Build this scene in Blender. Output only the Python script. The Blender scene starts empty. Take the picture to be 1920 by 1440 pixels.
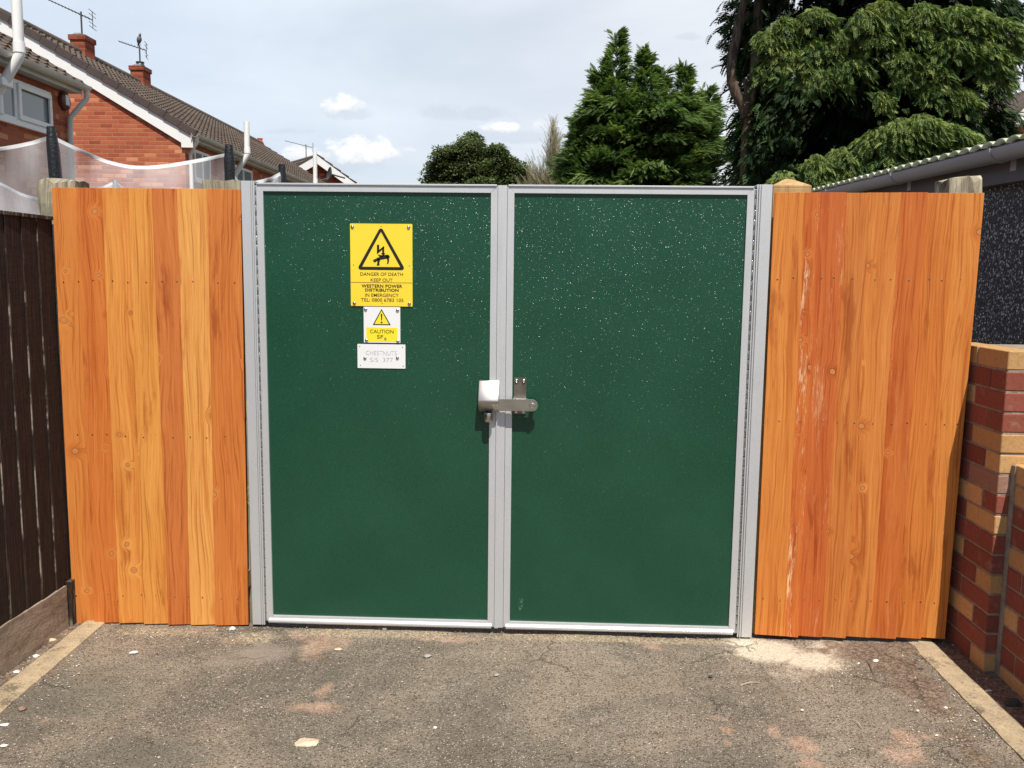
import bpy, bmesh, math, random
import numpy as np
from mathutils import Vector, Matrix, noise as mn
R = math.radians
S = bpy.context.scene
COL = S.collection
random.seed(7); RNG = np.random.default_rng(7)

# ------------------------------------------------------------------ camera
FPX = 1640.0
PITCH, ROLL, YAW = R(7.112), R(0.642), R(2.12)
CAM = np.array([0.0, -3.886, 1.649])
def basis():
    f = np.array([-math.sin(YAW)*math.cos(PITCH), math.cos(YAW)*math.cos(PITCH), -math.sin(PITCH)])
    rt = np.array([math.cos(YAW), math.sin(YAW), 0.0]); up = np.cross(rt, f)
    return math.cos(ROLL)*rt+math.sin(ROLL)*up, -math.sin(ROLL)*rt+math.cos(ROLL)*up, f
RT, UP, FW = basis()
cd = bpy.data.cameras.new("camera"); cam = bpy.data.objects.new("camera", cd); COL.objects.link(cam)
cd.sensor_width = 36; cd.lens = FPX/1920*36; cd.clip_start = 0.05; cd.clip_end = 3000
cam.matrix_world = Matrix(((RT[0], UP[0], -FW[0], CAM[0]), (RT[1], UP[1], -FW[1], CAM[1]),
                           (RT[2], UP[2], -FW[2], CAM[2]), (0, 0, 0, 1)))
S.camera = cam
# measuring helpers: where does a line of sight meet a plane of the place
def _ray(x, y): return FW + RT*(x-960)/FPX - UP*(y-720)/FPX
def at(x, y, Y=0.0):
    d = _ray(x, y); t = (Y-CAM[1])/d[1]; return CAM+d*t
def gnd(x, y, Z=0.0):
    d = _ray(x, y); t = (Z-CAM[2])/d[2]; return CAM+d*t

# ------------------------------------------------------------------ light
SUN_EL, SUN_AZ = R(60), R(14.5)      # azimuth measured from straight behind the camera towards its right
sdir = Vector((math.sin(SUN_AZ)*math.cos(SUN_EL), -math.cos(SUN_AZ)*math.cos(SUN_EL), math.sin(SUN_EL)))
sl = bpy.data.lights.new("sun", 'SUN'); sl.energy = 4.8; sl.angle = R(0.53); sl.color = (1.0, 0.95, 0.86)
so = bpy.data.objects.new("sun", sl); COL.objects.link(so); so.rotation_euler = sdir.to_track_quat('Z', 'Y').to_euler()
so.location = (3, -6, 12)
S.view_settings.view_transform = 'Standard'; S.view_settings.look = 'None'
S.view_settings.exposure = 0.23; S.view_settings.gamma = 1.0; S.view_settings.use_curve_mapping = False

# ------------------------------------------------------------------ node helpers
class G:
    def __init__(s, nt): s.nt = nt; s.L = nt.links
    def put(s, node, key, v):
        if v is None: return
        i = node.inputs[key]
        if isinstance(v, bpy.types.NodeSocket): s.L.new(v, i)
        elif isinstance(v, (tuple, list)) and len(v) == 3 and i.type == 'RGBA': i.default_value = (*v, 1)
        else: i.default_value = v
    def n(s, t, **kw):
        nd = s.nt.nodes.new(t)
        for k, v in kw.items():
            if hasattr(nd, k): setattr(nd, k, v)
        return nd
    def co(s, kind='Object'): return s.n('ShaderNodeTexCoord').outputs[kind]
    def map(s, v, loc=(0,0,0), rot=(0,0,0), sc=(1,1,1)):
        m = s.n('ShaderNodeMapping'); s.put(m, 'Vector', v); s.put(m, 'Location', loc); s.put(m, 'Rotation', rot); s.put(m, 'Scale', sc); return m.outputs[0]
    def noise(s, v, sc=5, d=3, r=.55, dist=0, col=False):
        m = s.n('ShaderNodeTexNoise'); s.put(m, 'Vector', v); s.put(m, 'Scale', sc); s.put(m, 'Detail', d); s.put(m, 'Roughness', r); s.put(m, 'Distortion', dist)
        return m.outputs['Color' if col else 'Fac']
    def vor(s, v, sc=5, feat='F1', out='Distance', dim='3D', rnd=1.0):
        m = s.n('ShaderNodeTexVoronoi', voronoi_dimensions=dim, feature=feat); s.put(m, 'Vector', v); s.put(m, 'Scale', sc); s.put(m, 'Randomness', rnd); return m.outputs[out]
    def m(s, op, a, b=None, c=None, clamp=False):
        m = s.n('ShaderNodeMath', operation=op, use_clamp=clamp); s.put(m, 0, a); s.put(m, 1, b); s.put(m, 2, c); return m.outputs[0]
    def vm(s, op, a, b=None, sc=None):
        m = s.n('ShaderNodeVectorMath', operation=op); s.put(m, 0, a); s.put(m, 1, b)
        if sc is not None: s.put(m, 'Scale', sc)
        return m.outputs['Value' if op in ('LENGTH', 'DOT_PRODUCT', 'DISTANCE') else 0]
    def sep(s, v): m = s.n('ShaderNodeSeparateXYZ'); s.put(m, 0, v); return m.outputs
    def comb(s, x=0, y=0, z=0): m = s.n('ShaderNodeCombineXYZ'); s.put(m, 0, x); s.put(m, 1, y); s.put(m, 2, z); return m.outputs[0]
    def ramp(s, f, stops, interp='LINEAR'):
        m = s.n('ShaderNodeValToRGB'); s.put(m, 0, f); e = m.color_ramp.elements; m.color_ramp.interpolation = interp
        while len(e) > 1: e.remove(e[-1])
        for i, (p, c) in enumerate(stops):
            x = e[0] if i == 0 else e.new(p)
            x.position = p; x.color = (c, c, c, 1) if isinstance(c, (int, float)) else (*c, 1)
        return m.outputs[0]
    def mix(s, f, a, b, mode='MIX'):
        m = s.n('ShaderNodeMix', data_type='RGBA', blend_type=mode); s.put(m, 0, f)
        for k, v in ((6, a), (7, b)):
            if isinstance(v, bpy.types.NodeSocket): s.L.new(v, m.inputs[k])
            else: m.inputs[k].default_value = (v, v, v, 1) if isinstance(v, (int, float)) else (*v[:3], 1)
        return m.outputs[2]
    def ss(s, v, a, b):   # smoothstep
        m = s.n('ShaderNodeMapRange', interpolation_type='SMOOTHSTEP'); s.put(m, 0, v); s.put(m, 1, a); s.put(m, 2, b); return m.outputs[0]
    def bump(s, h, st=.5, d=.01, nrm=None):
        m = s.n('ShaderNodeBump'); s.put(m, 'Height', h); s.put(m, 'Strength', st); s.put(m, 'Distance', d); s.put(m, 'Normal', nrm); return m.outputs[0]
def mat(name):
    m = bpy.data.materials.new(name); m.use_nodes = True; nt = m.node_tree
    g = G(nt); b = nt.nodes['Principled BSDF']; return m, g, b
def lin(r, g_, b):  # sRGB 0-255 to linear
    f = lambda c: (c/255/12.92) if c/255 <= .04045 else ((c/255+.055)/1.055)**2.4
    return (f(r), f(g_), f(b))

# ------------------------------------------------------------------ world
W = bpy.data.worlds.new("World"); S.world = W; W.use_nodes = True
g = G(W.node_tree); bg = W.node_tree.nodes['Background']
sky = g.n('ShaderNodeTexSky'); sky.sky_type = 'NISHITA'; sky.sun_disc = False
sky.sun_elevation = SUN_EL; sky.sun_rotation = math.pi-SUN_AZ; sky.altitude = 60; sky.air_density = 1.0; sky.dust_density = 1.6; sky.ozone_density = 1.2
d = g.co('Generated'); sx, sy, sz = g.sep(d)
inv = g.m('MAXIMUM', sy, 0.05)
u = g.m('DIVIDE', sx, inv); v = g.m('DIVIDE', sz, inv)
uv = g.comb(u, v, 0)
K = 12.5   # background strength is 0.08
# high thin veil, thickest low in the north, opening to blue overhead and behind
veil = g.noise(g.map(d, sc=(1.2, 1.2, 4.5), loc=(3.1, 0, .4)), 1.3, 5, .55, .4)
veil2 = g.noise(g.map(d, sc=(2, 2, 5), loc=(.3, 2, 0)), 1.8, 5, .52, .3)
vf = g.ss(g.m('ADD', g.m('MULTIPLY', veil, .65), g.m('MULTIPLY', veil2, .35)), .30, .62)
lowf = g.m('MULTIPLY', g.m('SUBTRACT', 1, g.ss(sz, .32, .75)), g.ss(sy, -.2, .5))
vf = g.m('MULTIPLY', g.m('ADD', g.m('MULTIPLY', vf, .32), .66), g.m('ADD', g.m('MULTIPLY', lowf, .92), .08))
base = g.mix(1.0, sky.outputs[0], (.98, 1.0, 1.06), 'MULTIPLY')
veilc = g.mix(g.ss(u, -.5, .35), (.68*K, .765*K, .865*K), (.88*K, .90*K, .925*K))
c = g.mix(vf, base, veilc)
def puff(c, px, py, w, h, amt=1.0, seed=0.0, grey=.0):
    p = _ray(px, py); u0, v0 = p[0]/p[1], p[2]/p[1]; a, b = w/FPX/2, h/FPX/2
    du = g.m('DIVIDE', g.m('SUBTRACT', u, u0), a); dv = g.m('DIVIDE', g.m('SUBTRACT', v, v0), b)
    # flatter base
    dvb = g.m('MULTIPLY', dv, g.m('ADD', 1.0, g.m('MULTIPLY', g.m('LESS_THAN', dv, 0.0), .7)))
    r2 = g.m('SUBTRACT', 1.0, g.m('ADD', g.m('MULTIPLY', du, du), g.m('MULTIPLY', dvb, dvb)))
    nz = g.noise(g.map(uv, loc=(seed, seed*.7, 0), sc=(1, 1.6, 1)), 34, 6, .62)
    dens = g.m('ADD', r2, g.m('MULTIPLY', g.m('SUBTRACT', nz, .5), 3.2))
    k = g.m('MULTIPLY', g.ss(dens, .05, .95), amt)
    sh = g.ss(g.m('ADD', dv, g.m('MULTIPLY', g.m('SUBTRACT', nz, .5), 2.0)), -.75, .45)
    col = g.mix(sh, (.56*K, .62*K, .70*K), (.98*K, .97*K, .96*K)) if not grey else (.50*K, .56*K, .65*K)
    return g.mix(k, c, col)
c = puff(c, 645, 215, 120, 40, .35, 5, 1)
c = puff(c, 870, 215, 220, 46, .35, 1.7, 1)
c = puff(c, 640, 315, 230, 50, .3, 2.7, 1)
c = puff(c, 960, 258, 200, 44, .35, 3.3, 1)
c = puff(c, 1290, 70, 70, 22, .35, 6.1, 1)
c = puff(c, 540, 247, 110, 18, .3, 6.9, 1)
c = puff(c, 560, 292, 130, 46, .75, 9.2)
c = puff(c, 640, 202, 92, 52, .9, 3.0)
c = puff(c, 680, 290, 190, 78, .95, 1.0)
c = puff(c, 932, 242, 84, 38, .9, 7.7)
c = puff(c, 1030, 240, 60, 50, .5, 2.2)
c = puff(c, 1375, 310, 110, 50, .9, 4.4)
c = puff(c, 1372, 255, 90, 40, .7, 8.4)
c = puff(c, 1905, 80, 60, 30, .7, 5.4)
g.L.new(c, bg.inputs[0]); bg.inputs[1].default_value = 0.08

# ------------------------------------------------------------------ mesh helpers
class MB:
    def __init__(s): s.v = []; s.f = []; s.mi = []
    def add(s, vs, fs, mi=0):
        o = len(s.v); s.v += [tuple(map(float, p)) for p in vs]; s.f += [tuple(i+o for i in f) for f in fs]; s.mi += [mi]*len(fs); return s
    def box(s, x0, x1, y0, y1, z0, z1, mi=0):
        return s.add([(x0,y0,z0),(x1,y0,z0),(x1,y1,z0),(x0,y1,z0),(x0,y0,z1),(x1,y0,z1),(x1,y1,z1),(x0,y1,z1)],
                     [(0,3,2,1),(4,5,6,7),(0,1,5,4),(1,2,6,5),(2,3,7,6),(3,0,4,7)], mi)
    def hexa(s, p, mi=0):   # 4 bottom (ccw from above) + 4 top
        return s.add(p, [(0,3,2,1),(4,5,6,7),(0,1,5,4),(1,2,6,5),(2,3,7,6),(3,0,4,7)], mi)
    def tube(s, pts, r, n=12, mi=0, cap=True):
        pts = [Vector(p) for p in pts]; rs = r if isinstance(r, (list, tuple)) else [r]*len(pts)
        rings = []; prev = None
        for i, p in enumerate(pts):
            t = (pts[min(i+1, len(pts)-1)]-pts[max(i-1, 0)]).normalized()
            if prev is None:
                a = t.orthogonal().normalized()
            else:
                a = (prev-t*prev.dot(t)).normalized()
            prev = a; b = t.cross(a)
            rings.append([p+(a*math.cos(2*math.pi*k/n)+b*math.sin(2*math.pi*k/n))*rs[i] for k in range(n)])
        vs = [q for r_ in rings for q in r_]; fs = []
        for i in range(len(pts)-1):
            for k in range(n): fs.append((i*n+k, i*n+(k+1)%n, (i+1)*n+(k+1)%n, (i+1)*n+k))
        if cap: fs += [tuple(range(n-1, -1, -1)), tuple((len(pts)-1)*n+k for k in range(n))]
        return s.add(vs, fs, mi)
    def prism(s, prof, fa, mi=0, cap=True):   # prof: list of 2d points, fa: list of fns mapping 2d->3d (stations)
        n = len(prof); vs = [f(p) for f in fa for p in prof]; fs = []
        for i in range(len(fa)-1):
            for k in range(n): fs.append((i*n+k, i*n+(k+1)%n, (i+1)*n+(k+1)%n, (i+1)*n+k))
        if cap: fs += [tuple(range(n-1, -1, -1)), tuple((len(fa)-1)*n+k for k in range(n))]
        return s.add(vs, fs, mi)
    def lathe(s, prof, c, ax=(0,0,1), n=16, mi=0):   # prof: (r, h)
        ax = Vector(ax).normalized(); a = ax.orthogonal().normalized(); b = ax.cross(a); c = Vector(c)
        vs = [c+ax*h+(a*math.cos(2*math.pi*k/n)+b*math.sin(2*math.pi*k/n))*max(r, 1e-4) for r, h in prof for k in range(n)]
        fs = [(i*n+k, i*n+(k+1)%n, (i+1)*n+(k+1)%n, (i+1)*n+k) for i in range(len(prof)-1) for k in range(n)]
        fs += [tuple(range(n-1, -1, -1)), tuple((len(prof)-1)*n+k for k in range(n))]
        return s.add(vs, fs, mi)
    def build(s, name, m, parent=None, bevel=0, smooth=False, label=None, off=(0,0,0), recalc=True):
        me = bpy.data.meshes.new(name); off = Vector(off)
        me.from_pydata([Vector(p)-off for p in s.v], [], s.f)
        ms = m if isinstance(m, (list, tuple)) else [m]
        for x in ms: me.materials.append(x)
        if len(ms) > 1: me.polygons.foreach_set('material_index', s.mi)
        if bevel or recalc:
            bm = bmesh.new(); bm.from_mesh(me)
            bmesh.ops.recalc_face_normals(bm, faces=bm.faces)
            if bevel:
                es = [e for e in bm.edges if len(e.link_faces) == 2 and e.calc_face_angle(0) > .5]
                bmesh.ops.bevel(bm, geom=es, offset=bevel, segments=2, affect='EDGES', profile=.6)
            bm.to_mesh(me); bm.free()
        if smooth:
            me.polygons.foreach_set('use_smooth', [True]*len(me.polygons))
            try: me.set_sharp_from_angle(angle=R(40))
            except Exception: pass
        o = bpy.data.objects.new(name, me); COL.objects.link(o)
        if parent is not None: o.parent = parent
        if label: o['label'] = label
        return o
def link_mesh(name, me, parent=None):
    o = bpy.data.objects.new(name, me); COL.objects.link(o)
    if parent is not None: o.parent = parent
    return o
def tag(o, label=None, cat=None, group=None, kind=None):
    if label: o['label'] = label
    if cat: o['category'] = cat
    if group: o['group'] = group
    if kind: o['kind'] = kind
    return o
def thing(name, label, cat, loc=(0,0,0), rz=0, group=None):
    o = bpy.data.objects.new(name, None); COL.objects.link(o); o.location = loc; o.rotation_euler = (0, 0, rz)
    o.empty_display_size = .1
    return tag(o, label, cat, group)
def rnd(a, b): return random.uniform(a, b)

# ------------------------------------------------------------------ materials
def simple(name, col, rough=.5, metal=0, bump=0, bs=40, var=0, spec=.5):
    m, g, b = mat(name); p = g.co()
    if var:
        nz = g.noise(p, bs*.25, 4, .6)
        g.put(b, 'Base Color', g.mix(g.ss(nz, .3, .7), tuple(x*(1-var) for x in col), tuple(min(1, x*(1+var)) for x in col)))
    else: g.put(b, 'Base Color', col)
    g.put(b, 'Roughness', rough); g.put(b, 'Metallic', metal); g.put(b, 'Specular IOR Level', spec)
    if bump: g.put(b, 'Normal', g.bump(g.noise(p, bs, 4, .6), bump, .01))
    return m

def wood_mat(name, grey=False):
    m, g, b = mat(name)
    oi = g.n('ShaderNodeObjectInfo'); rv = g.m('MULTIPLY', oi.outputs['Random'], 37.0)
    p = g.vm('ADD', g.co(), g.comb(rv, 0, g.m('MULTIPLY', rv, 2.3)))
    x, y, z = g.sep(p)
    xz = g.comb(x, z, 0)
    # knots: cells, only some of them carry one
    wob = g.vm('SCALE', g.vm('SUBTRACT', g.noise(xz, 18, 2, .5, col=True), (.5,.5,.5)), sc=.012)
    kv = g.vm('ADD', xz, wob)
    dist = g.m('DIVIDE', g.vor(kv, 5.2, dim='2D'), 5.2)
    cc = g.vor(kv, 5.2, out='Color', dim='2D'); cr, cg, cb = g.sep(cc)
    has = g.m('GREATER_THAN', cr, .60)
    kr = g.m('ADD', .006, g.m('MULTIPLY', cg, .010))
    core = g.m('MULTIPLY', has, g.m('SUBTRACT', 1, g.ss(dist, g.m('MULTIPLY', kr, .75), kr)))
    halo = g.m('MULTIPLY', has, g.m('SUBTRACT', 1, g.ss(dist, kr, g.m('MULTIPLY', kr, 3.8))))
    # grain flows round the knots
    warp = g.m('MULTIPLY', halo, .022)
    slow = g.m('MULTIPLY', g.m('SUBTRACT', g.noise(g.comb(g.m('MULTIPLY', x, 4), g.m('MULTIPLY', z, .7), rv), 1.5, 3, .5), .5), .105)
    xw = g.m('ADD', g.m('ADD', x, warp), slow)
    jit = g.noise(g.comb(g.m('MULTIPLY', xw, 60), g.m('MULTIPLY', z, 2), rv), 1, 3, .6)
    rg = g.m('ADD', g.m('MULTIPLY', g.m('SINE', g.m('ADD', g.m('MULTIPLY', xw, 430), g.m('MULTIPLY', jit, 7))), .5), .5)
    ramt = g.ss(g.noise(g.comb(g.m('MULTIPLY', x, 16), g.m('MULTIPLY', z, .8), rv), 1, 2, .5), .38, .62)
    rg = g.m('MULTIPLY', rg, ramt)
    fine = g.noise(g.comb(g.m('MULTIPLY', xw, 260), g.m('MULTIPLY', z, 6), rv), 1, 4, .6)
    broad = g.noise(g.comb(g.m('MULTIPLY', xw, 20), g.m('MULTIPLY', z, .9), rv), 1.4, 4, .6)
    saw = g.noise(g.comb(g.m('MULTIPLY', x, 12), g.m('MULTIPLY', z, 320), rv), 1, 2, .5)
    if grey:
        col = g.mix(g.ss(broad, .3, .7), lin(120, 112, 92), lin(190, 182, 158)); col = g.mix(g.m('MULTIPLY', g.ss(fine, .5, .72), .85), col, lin(48, 42, 34))
        col = g.mix(g.ss(g.noise(p, 9, 4, .6), .55, .7), col, lin(110, 112, 78))
        hgt = g.m('ADD', fine, g.m('MULTIPLY', broad, 2)); g.put(b, 'Roughness', .95); bs = .9
    else:
        base = oi.outputs['Color']
        dark = g.mix(1, base, (.74, .52, .36), 'MULTIPLY'); light = g.mix(1, base, (1.14, 1.28, 1.42), 'MULTIPLY')
        col = g.mix(g.m('MULTIPLY', g.ss(rg, .35, .95), .42), base, dark)
        col = g.mix(g.m('MULTIPLY', g.ss(broad, .50, .72), .75), col, dark)
        col = g.mix(g.m('MULTIPLY', g.ss(broad, .46, .30), .55), col, light)
        col = g.mix(g.m('MULTIPLY', g.ss(fine, .50, .70), .60), col, dark)
        fl = g.noise(g.comb(g.m('MULTIPLY', xw, 120), g.m('MULTIPLY', z, 1.6), g.m('ADD', rv, 3)), 1, 3, .6)
        col = g.mix(g.m('MULTIPLY', g.ss(fl, .56, .66), .62), col, g.mix(1, base, (.50, .28, .16), 'MULTIPLY')); col = g.mix(g.m('MULTIPLY', g.ss(fl, .42, .32), .7), col, light)
        col = g.mix(g.m('MULTIPLY', g.ss(saw, .55, .7), .12), col, light)
        # brown sap stains running with the grain
        st = g.noise(g.comb(g.m('MULTIPLY', xw, 9), g.m('MULTIPLY', z, 1.1), g.m('ADD', rv, 9)), 1.6, 5, .65)
        col = g.mix(g.m('MULTIPLY', g.ss(st, .57, .68), .62), col, g.mix(1, base, (.50, .27, .15), 'MULTIPLY'))
        # worn, unstained streaks; strength in the colour's alpha
        wn = g.noise(g.comb(g.m('MULTIPLY', x, 17), g.m('MULTIPLY', z, 1.5), rv), 1.3, 6, .75)
        rough_wn = g.noise(g.comb(g.m('MULTIPLY', x, 300), g.m('MULTIPLY', z, 24), rv), 1, 3, .7)
        wm = g.m('MULTIPLY', g.ss(g.m('ADD', g.m('MULTIPLY', wn, .72), g.m('MULTIPLY', rough_wn, .28)), .53, .63), oi.outputs['Alpha'])
        col = g.mix(wm, col, lin(236, 205, 160))
        col = g.mix(g.m('MULTIPLY', halo, .55), col, g.mix(g.m('GREATER_THAN', cb, .5), dark, light))
        kring = g.ss(g.m('SINE', g.m('MULTIPLY', dist, 1500)), -.3, .8)
        col = g.mix(core, col, g.mix(g.m('MULTIPLY', kring, .6), lin(170, 96, 40), lin(238, 184, 120)))
        rim = g.m('MULTIPLY', has, g.m('SUBTRACT', 1, g.ss(g.m('ABSOLUTE', g.m('SUBTRACT', dist, kr)), .0, .0022)))
        col = g.mix(g.m('MULTIPLY', rim, .7), col, lin(96, 48, 18))
        hgt = g.m('ADD', g.m('MULTIPLY', fine, .5), g.m('ADD', g.m('MULTIPLY', rg, .4), g.m('MULTIPLY', saw, .25)))
        g.put(b, 'Roughness', g.m('ADD', .62, g.m('MULTIPLY', fine, .25))); bs = .22
    g.put(b, 'Base Color', col); g.put(b, 'Normal', g.bump(hgt, bs, .0025 if not grey else .006)); g.put(b, 'Specular IOR Level', .3)
    return m
M = {}
M['wood'] = wood_mat('stained_timber')
M['oldwood'] = wood_mat('weathered_timber', True)
def fresh():
    m, g, b = mat('fresh_sawn_timber'); p = g.co()
    f = g.noise(g.map(p, sc=(90, 90, 5)), 1, 4, .6); w = g.noise(g.map(p, sc=(14, 14, 2)), 1, 3, .6)
    c = g.mix(g.ss(w, .3, .7), lin(190, 158, 108), lin(160, 126, 82)); c = g.mix(g.m('MULTIPLY', g.ss(f, .5, .7), .5), c, lin(120, 84, 44))
    g.put(b, 'Base Color', c); g.put(b, 'Roughness', .8); g.put(b, 'Normal', g.bump(f, .3, .003)); return m
M['fresh'] = fresh()
def darkboard():
    m, g, b = mat('dark_creosoted_timber'); p = g.co(); oi = g.n('ShaderNodeObjectInfo')
    p = g.vm('ADD', p, g.comb(0, g.m('MULTIPLY', oi.outputs['Random'], 20), g.m('MULTIPLY', oi.outputs['Random'], 31)))
    x, y, z = g.sep(p)
    f = g.noise(g.comb(x, g.m('MULTIPLY', y, 130), g.m('MULTIPLY', z, 5)), 1, 4, .65)
    h = g.noise(g.comb(x, g.m('MULTIPLY', y, 9), g.m('MULTIPLY', z, 40)), 1, 4, .6)
    c = g.mix(g.ss(f, .4, .75), lin(40, 31, 27), lin(72, 57, 48)); c = g.mix(g.m('MULTIPLY', g.ss(h, .6, .75), .5), c, lin(72, 60, 50))
    # paint worn off along the exposed thick edge
    yy = g.sep(g.co())[1]
    wn = g.noise(g.comb(0, g.m('MULTIPLY', y, 100), g.m('MULTIPLY', z, 3.5)), 1.2, 4, .7)
    edge = g.m('MULTIPLY', g.ss(yy, .0105, .0035), g.ss(wn, .5, .62))
    c = g.mix(g.m('MULTIPLY', edge, .8), c, lin(160, 150, 138))
    g.put(b, 'Base Color', c); g.put(b, 'Roughness', .9); g.put(b, 'Specular IOR Level', .25); g.put(b, 'Normal', g.bump(g.m('ADD', f, h), .5, .003)); return m
M['darkboard'] = darkboard()
def alu():
    m, g, b = mat('satin_aluminium'); p = g.co()
    f = g.noise(g.map(p, sc=(260, 260, 3)), 1, 3, .6); w = g.noise(g.map(p, sc=(1, 1, .35)), 9, 5, .7); s2 = g.noise(p, 60, 3, .7)
    c = g.mix(g.m('MULTIPLY', g.ss(w, .45, .75), .35), (.62, .63, .64), (.48, .49, .50)); c = g.mix(g.m('MULTIPLY', g.ss(s2, .62, .75), .25), c, (.34, .34, .33))
    g.put(b, 'Base Color', c); g.put(b, 'Metallic', .5); g.put(b, 'Roughness', g.m('ADD', .46, g.m('MULTIPLY', f, .14))); g.put(b, 'Normal', g.bump(f, .04, .002)); return m
M['alu'] = alu()
M['steel'] = simple('stainless_steel', (.56, .54, .50), .30, 1, .03, 90, .1)
M['bolt'] = simple('bolt_steel', (.62, .61, .58), .22, 1)
M['white_steel'] = simple('pale_lock_housing_metal', (.52, .48, .44), .34, .98, .02, 60, .04)
M['black'] = simple('black_gap', (.012, .012, .012), .9)
M['printblack'] = simple('black_print', (.012, .011, .009), .45)
M['engrave'] = simple('engraved_grey', (.36, .37, .38), .6)
M['hole'] = simple('drilled_hole', (.05, .045, .035), .8)
M['yellow'] = simple('yellow_sign_plastic', lin(244, 212, 58), .32, 0, .02, 14, .03)
M['yellow_print'] = simple('yellow_print', lin(246, 222, 52), .35)
M['signwhite'] = simple('white_sign_plastic', (.80, .80, .80), .35, 0, .02, 14, .02)
def panel():
    m, g, b = mat('green_embossed_panel'); p = g.co(); x, y, z = g.sep(p); xz = g.comb(x, z, 0)
    # embossed stipple: small facets at random tilts; those that face the half-way direction glint
    nz = g.noise(xz, 3, 3, .5)
    c = g.mix(g.ss(nz, .3, .7), (.0085, .058, .031), (.0110, .067, .037))
    sp = g.noise(xz, 420, 2, .6)
    c = g.mix(g.m('MULTIPLY', g.ss(sp, .5, .8), .35), c, (.018, .095, .055))
    # scuff near the bottom of one leaf
    sc = g.noise(g.comb(g.m('MULTIPLY', x, 150), g.m('MULTIPLY', z, 90), 0), 1, 4, .8)
    q = at(977, 1133); 
    e = g.m('MULTIPLY', g.m('SUBTRACT', 1, g.ss(g.m('ABSOLUTE', g.m('SUBTRACT', x, float(q[0]))), .004, .014)), g.m('SUBTRACT', 1, g.ss(g.m('ABSOLUTE', g.m('SUBTRACT', z, float(q[2]))), .02, .035)))
    c = g.mix(g.m('MULTIPLY', g.m('MULTIPLY', e, g.ss(sc, .5, .6)), .5), c, (.25, .40, .34))
    g.put(b, 'Base Color', c)
    wv = g.vm('ADD', xz, g.vm('SCALE', g.vm('SUBTRACT', g.noise(xz, 160, 2, .5, col=True), (.5,.5,.5)), sc=.004))
    cc = g.vor(wv, 560, out='Color', dim='2D'); dd = g.vor(wv, 560, dim='2D')
    r1, r2, r3 = g.sep(cc)
    # gaussian-like tilt magnitude from one random, direction from another
    mag = g.m('ADD', g.m('MULTIPLY', g.m('POWER', r1, 1.5), .60), .0)
    ang = g.m('MULTIPLY', r2, 6.2832)
    bmp = g.bump(g.noise(xz, 330, 2, .6), .22, .002)
    off = g.comb(g.m('MULTIPLY', mag, g.m('COSINE', ang)), 0, g.m('MULTIPLY', mag, g.m('SINE', ang)))
    inside = g.m('LESS_THAN', dd, g.m('ADD', .22, g.m('MULTIPLY', g.m('POWER', r3, 2), .36)))
    nrm = g.vm('NORMALIZE', g.vm('ADD', bmp, g.vm('SCALE', off, sc=inside)))
    g.put(b, 'Normal', nrm); g.put(b, 'Roughness', .22); g.put(b, 'Specular IOR Level', .45)
    return m
M['panel'] = panel()

def brick_group(colors, mortar, bw, bh, axis='x', mw=.010, rough_var=.3):
    m, g, b = mat('brickwork_'+axis); x, y, z = g.sep(g.co())
    h = x if axis == 'x' else y
    row = g.m('FLOOR', g.m('DIVIDE', z, bh)); odd = g.m('MULTIPLY', g.m('MODULO', g.m('ADD', row, 1000), 2), .5)
    cx = g.m('ADD', g.m('DIVIDE', h, bw), odd); colm = g.m('FLOOR', cx)
    fx = g.m('MULTIPLY', g.m('SUBTRACT', cx, colm), bw); fz = g.m('SUBTRACT', z, g.m('MULTIPLY', row, bh))
    nz = g.m('MULTIPLY', g.m('SUBTRACT', g.noise(g.co(), 30, 3, .6), .5), .006)
    ex = g.m('MINIMUM', fx, g.m('SUBTRACT', bw, fx)); ez = g.m('MINIMUM', fz, g.m('SUBTRACT', bh, fz))
    e = g.m('ADD', g.m('MINIMUM', ex, ez), nz); k = g.ss(e, mw*.4, mw*.75)
    wn = g.n('ShaderNodeTexWhiteNoise', noise_dimensions='2D'); g.put(wn, 'Vector', g.comb(colm, row, 0))
    col = g.ramp(wn.outputs['Value'], colors, 'CONSTANT')
    blotch = g.noise(g.co(), 22, 5, .65)
    col = g.mix(g.m('MULTIPLY', g.ss(blotch, .35, .75), rough_var), col, g.mix(1, col, (.62, .58, .56), 'MULTIPLY'))
    large = g.noise(g.co(), .7, 4, .6); col = g.mix(g.m('MULTIPLY', g.ss(large, .45, .7), .25), col, g.mix(1, col, (.75, .70, .68), 'MULTIPLY'))
    g.put(b, 'Base Color', g.mix(k, mortar, col)); g.put(b, 'Roughness', .9); g.put(b, 'Specular IOR Level', .25)
    hh = g.m('ADD', g.m('MULTIPLY', k, 1), g.m('MULTIPLY', g.noise(g.co(), 90, 3, .6), .25))
    g.put(b, 'Normal', g.bump(hh, .8, .008)); return m
OR = lin(206, 112, 74); ORL = lin(232, 146, 98); ORD = lin(176, 88, 60)
BC = [(0, lin(178, 98, 70)), (.3, lin(168, 88, 62)), (.5, lin(186, 106, 74)), (.68, lin(156, 80, 58)), (.80, lin(206, 132, 94)), (.88, lin(174, 94, 66)), (.95, lin(214, 146, 108))]
M['housebrick_x'] = brick_group(BC, lin(178, 128, 98), .212, .0705, 'x')
M['housebrick_y'] = brick_group(BC, lin(150, 112, 88), .212, .0705, 'y')
DB = [(0, lin(150, 74, 52)), (.4, lin(132, 62, 44)), (.7, lin(164, 88, 60)), (.9, lin(120, 60, 46))]
M['chimneybrick'] = brick_group(DB, lin(140, 105, 85), .225, .078, 'x')
M['upvc'] = simple('white_plastic', (.84, .84, .82), .35, 0, 0, 10, .03)
M['upvc_dirty'] = simple('grubby_white_plastic', (.60, .60, .55), .5, 0, .02, 12, .10)
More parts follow.
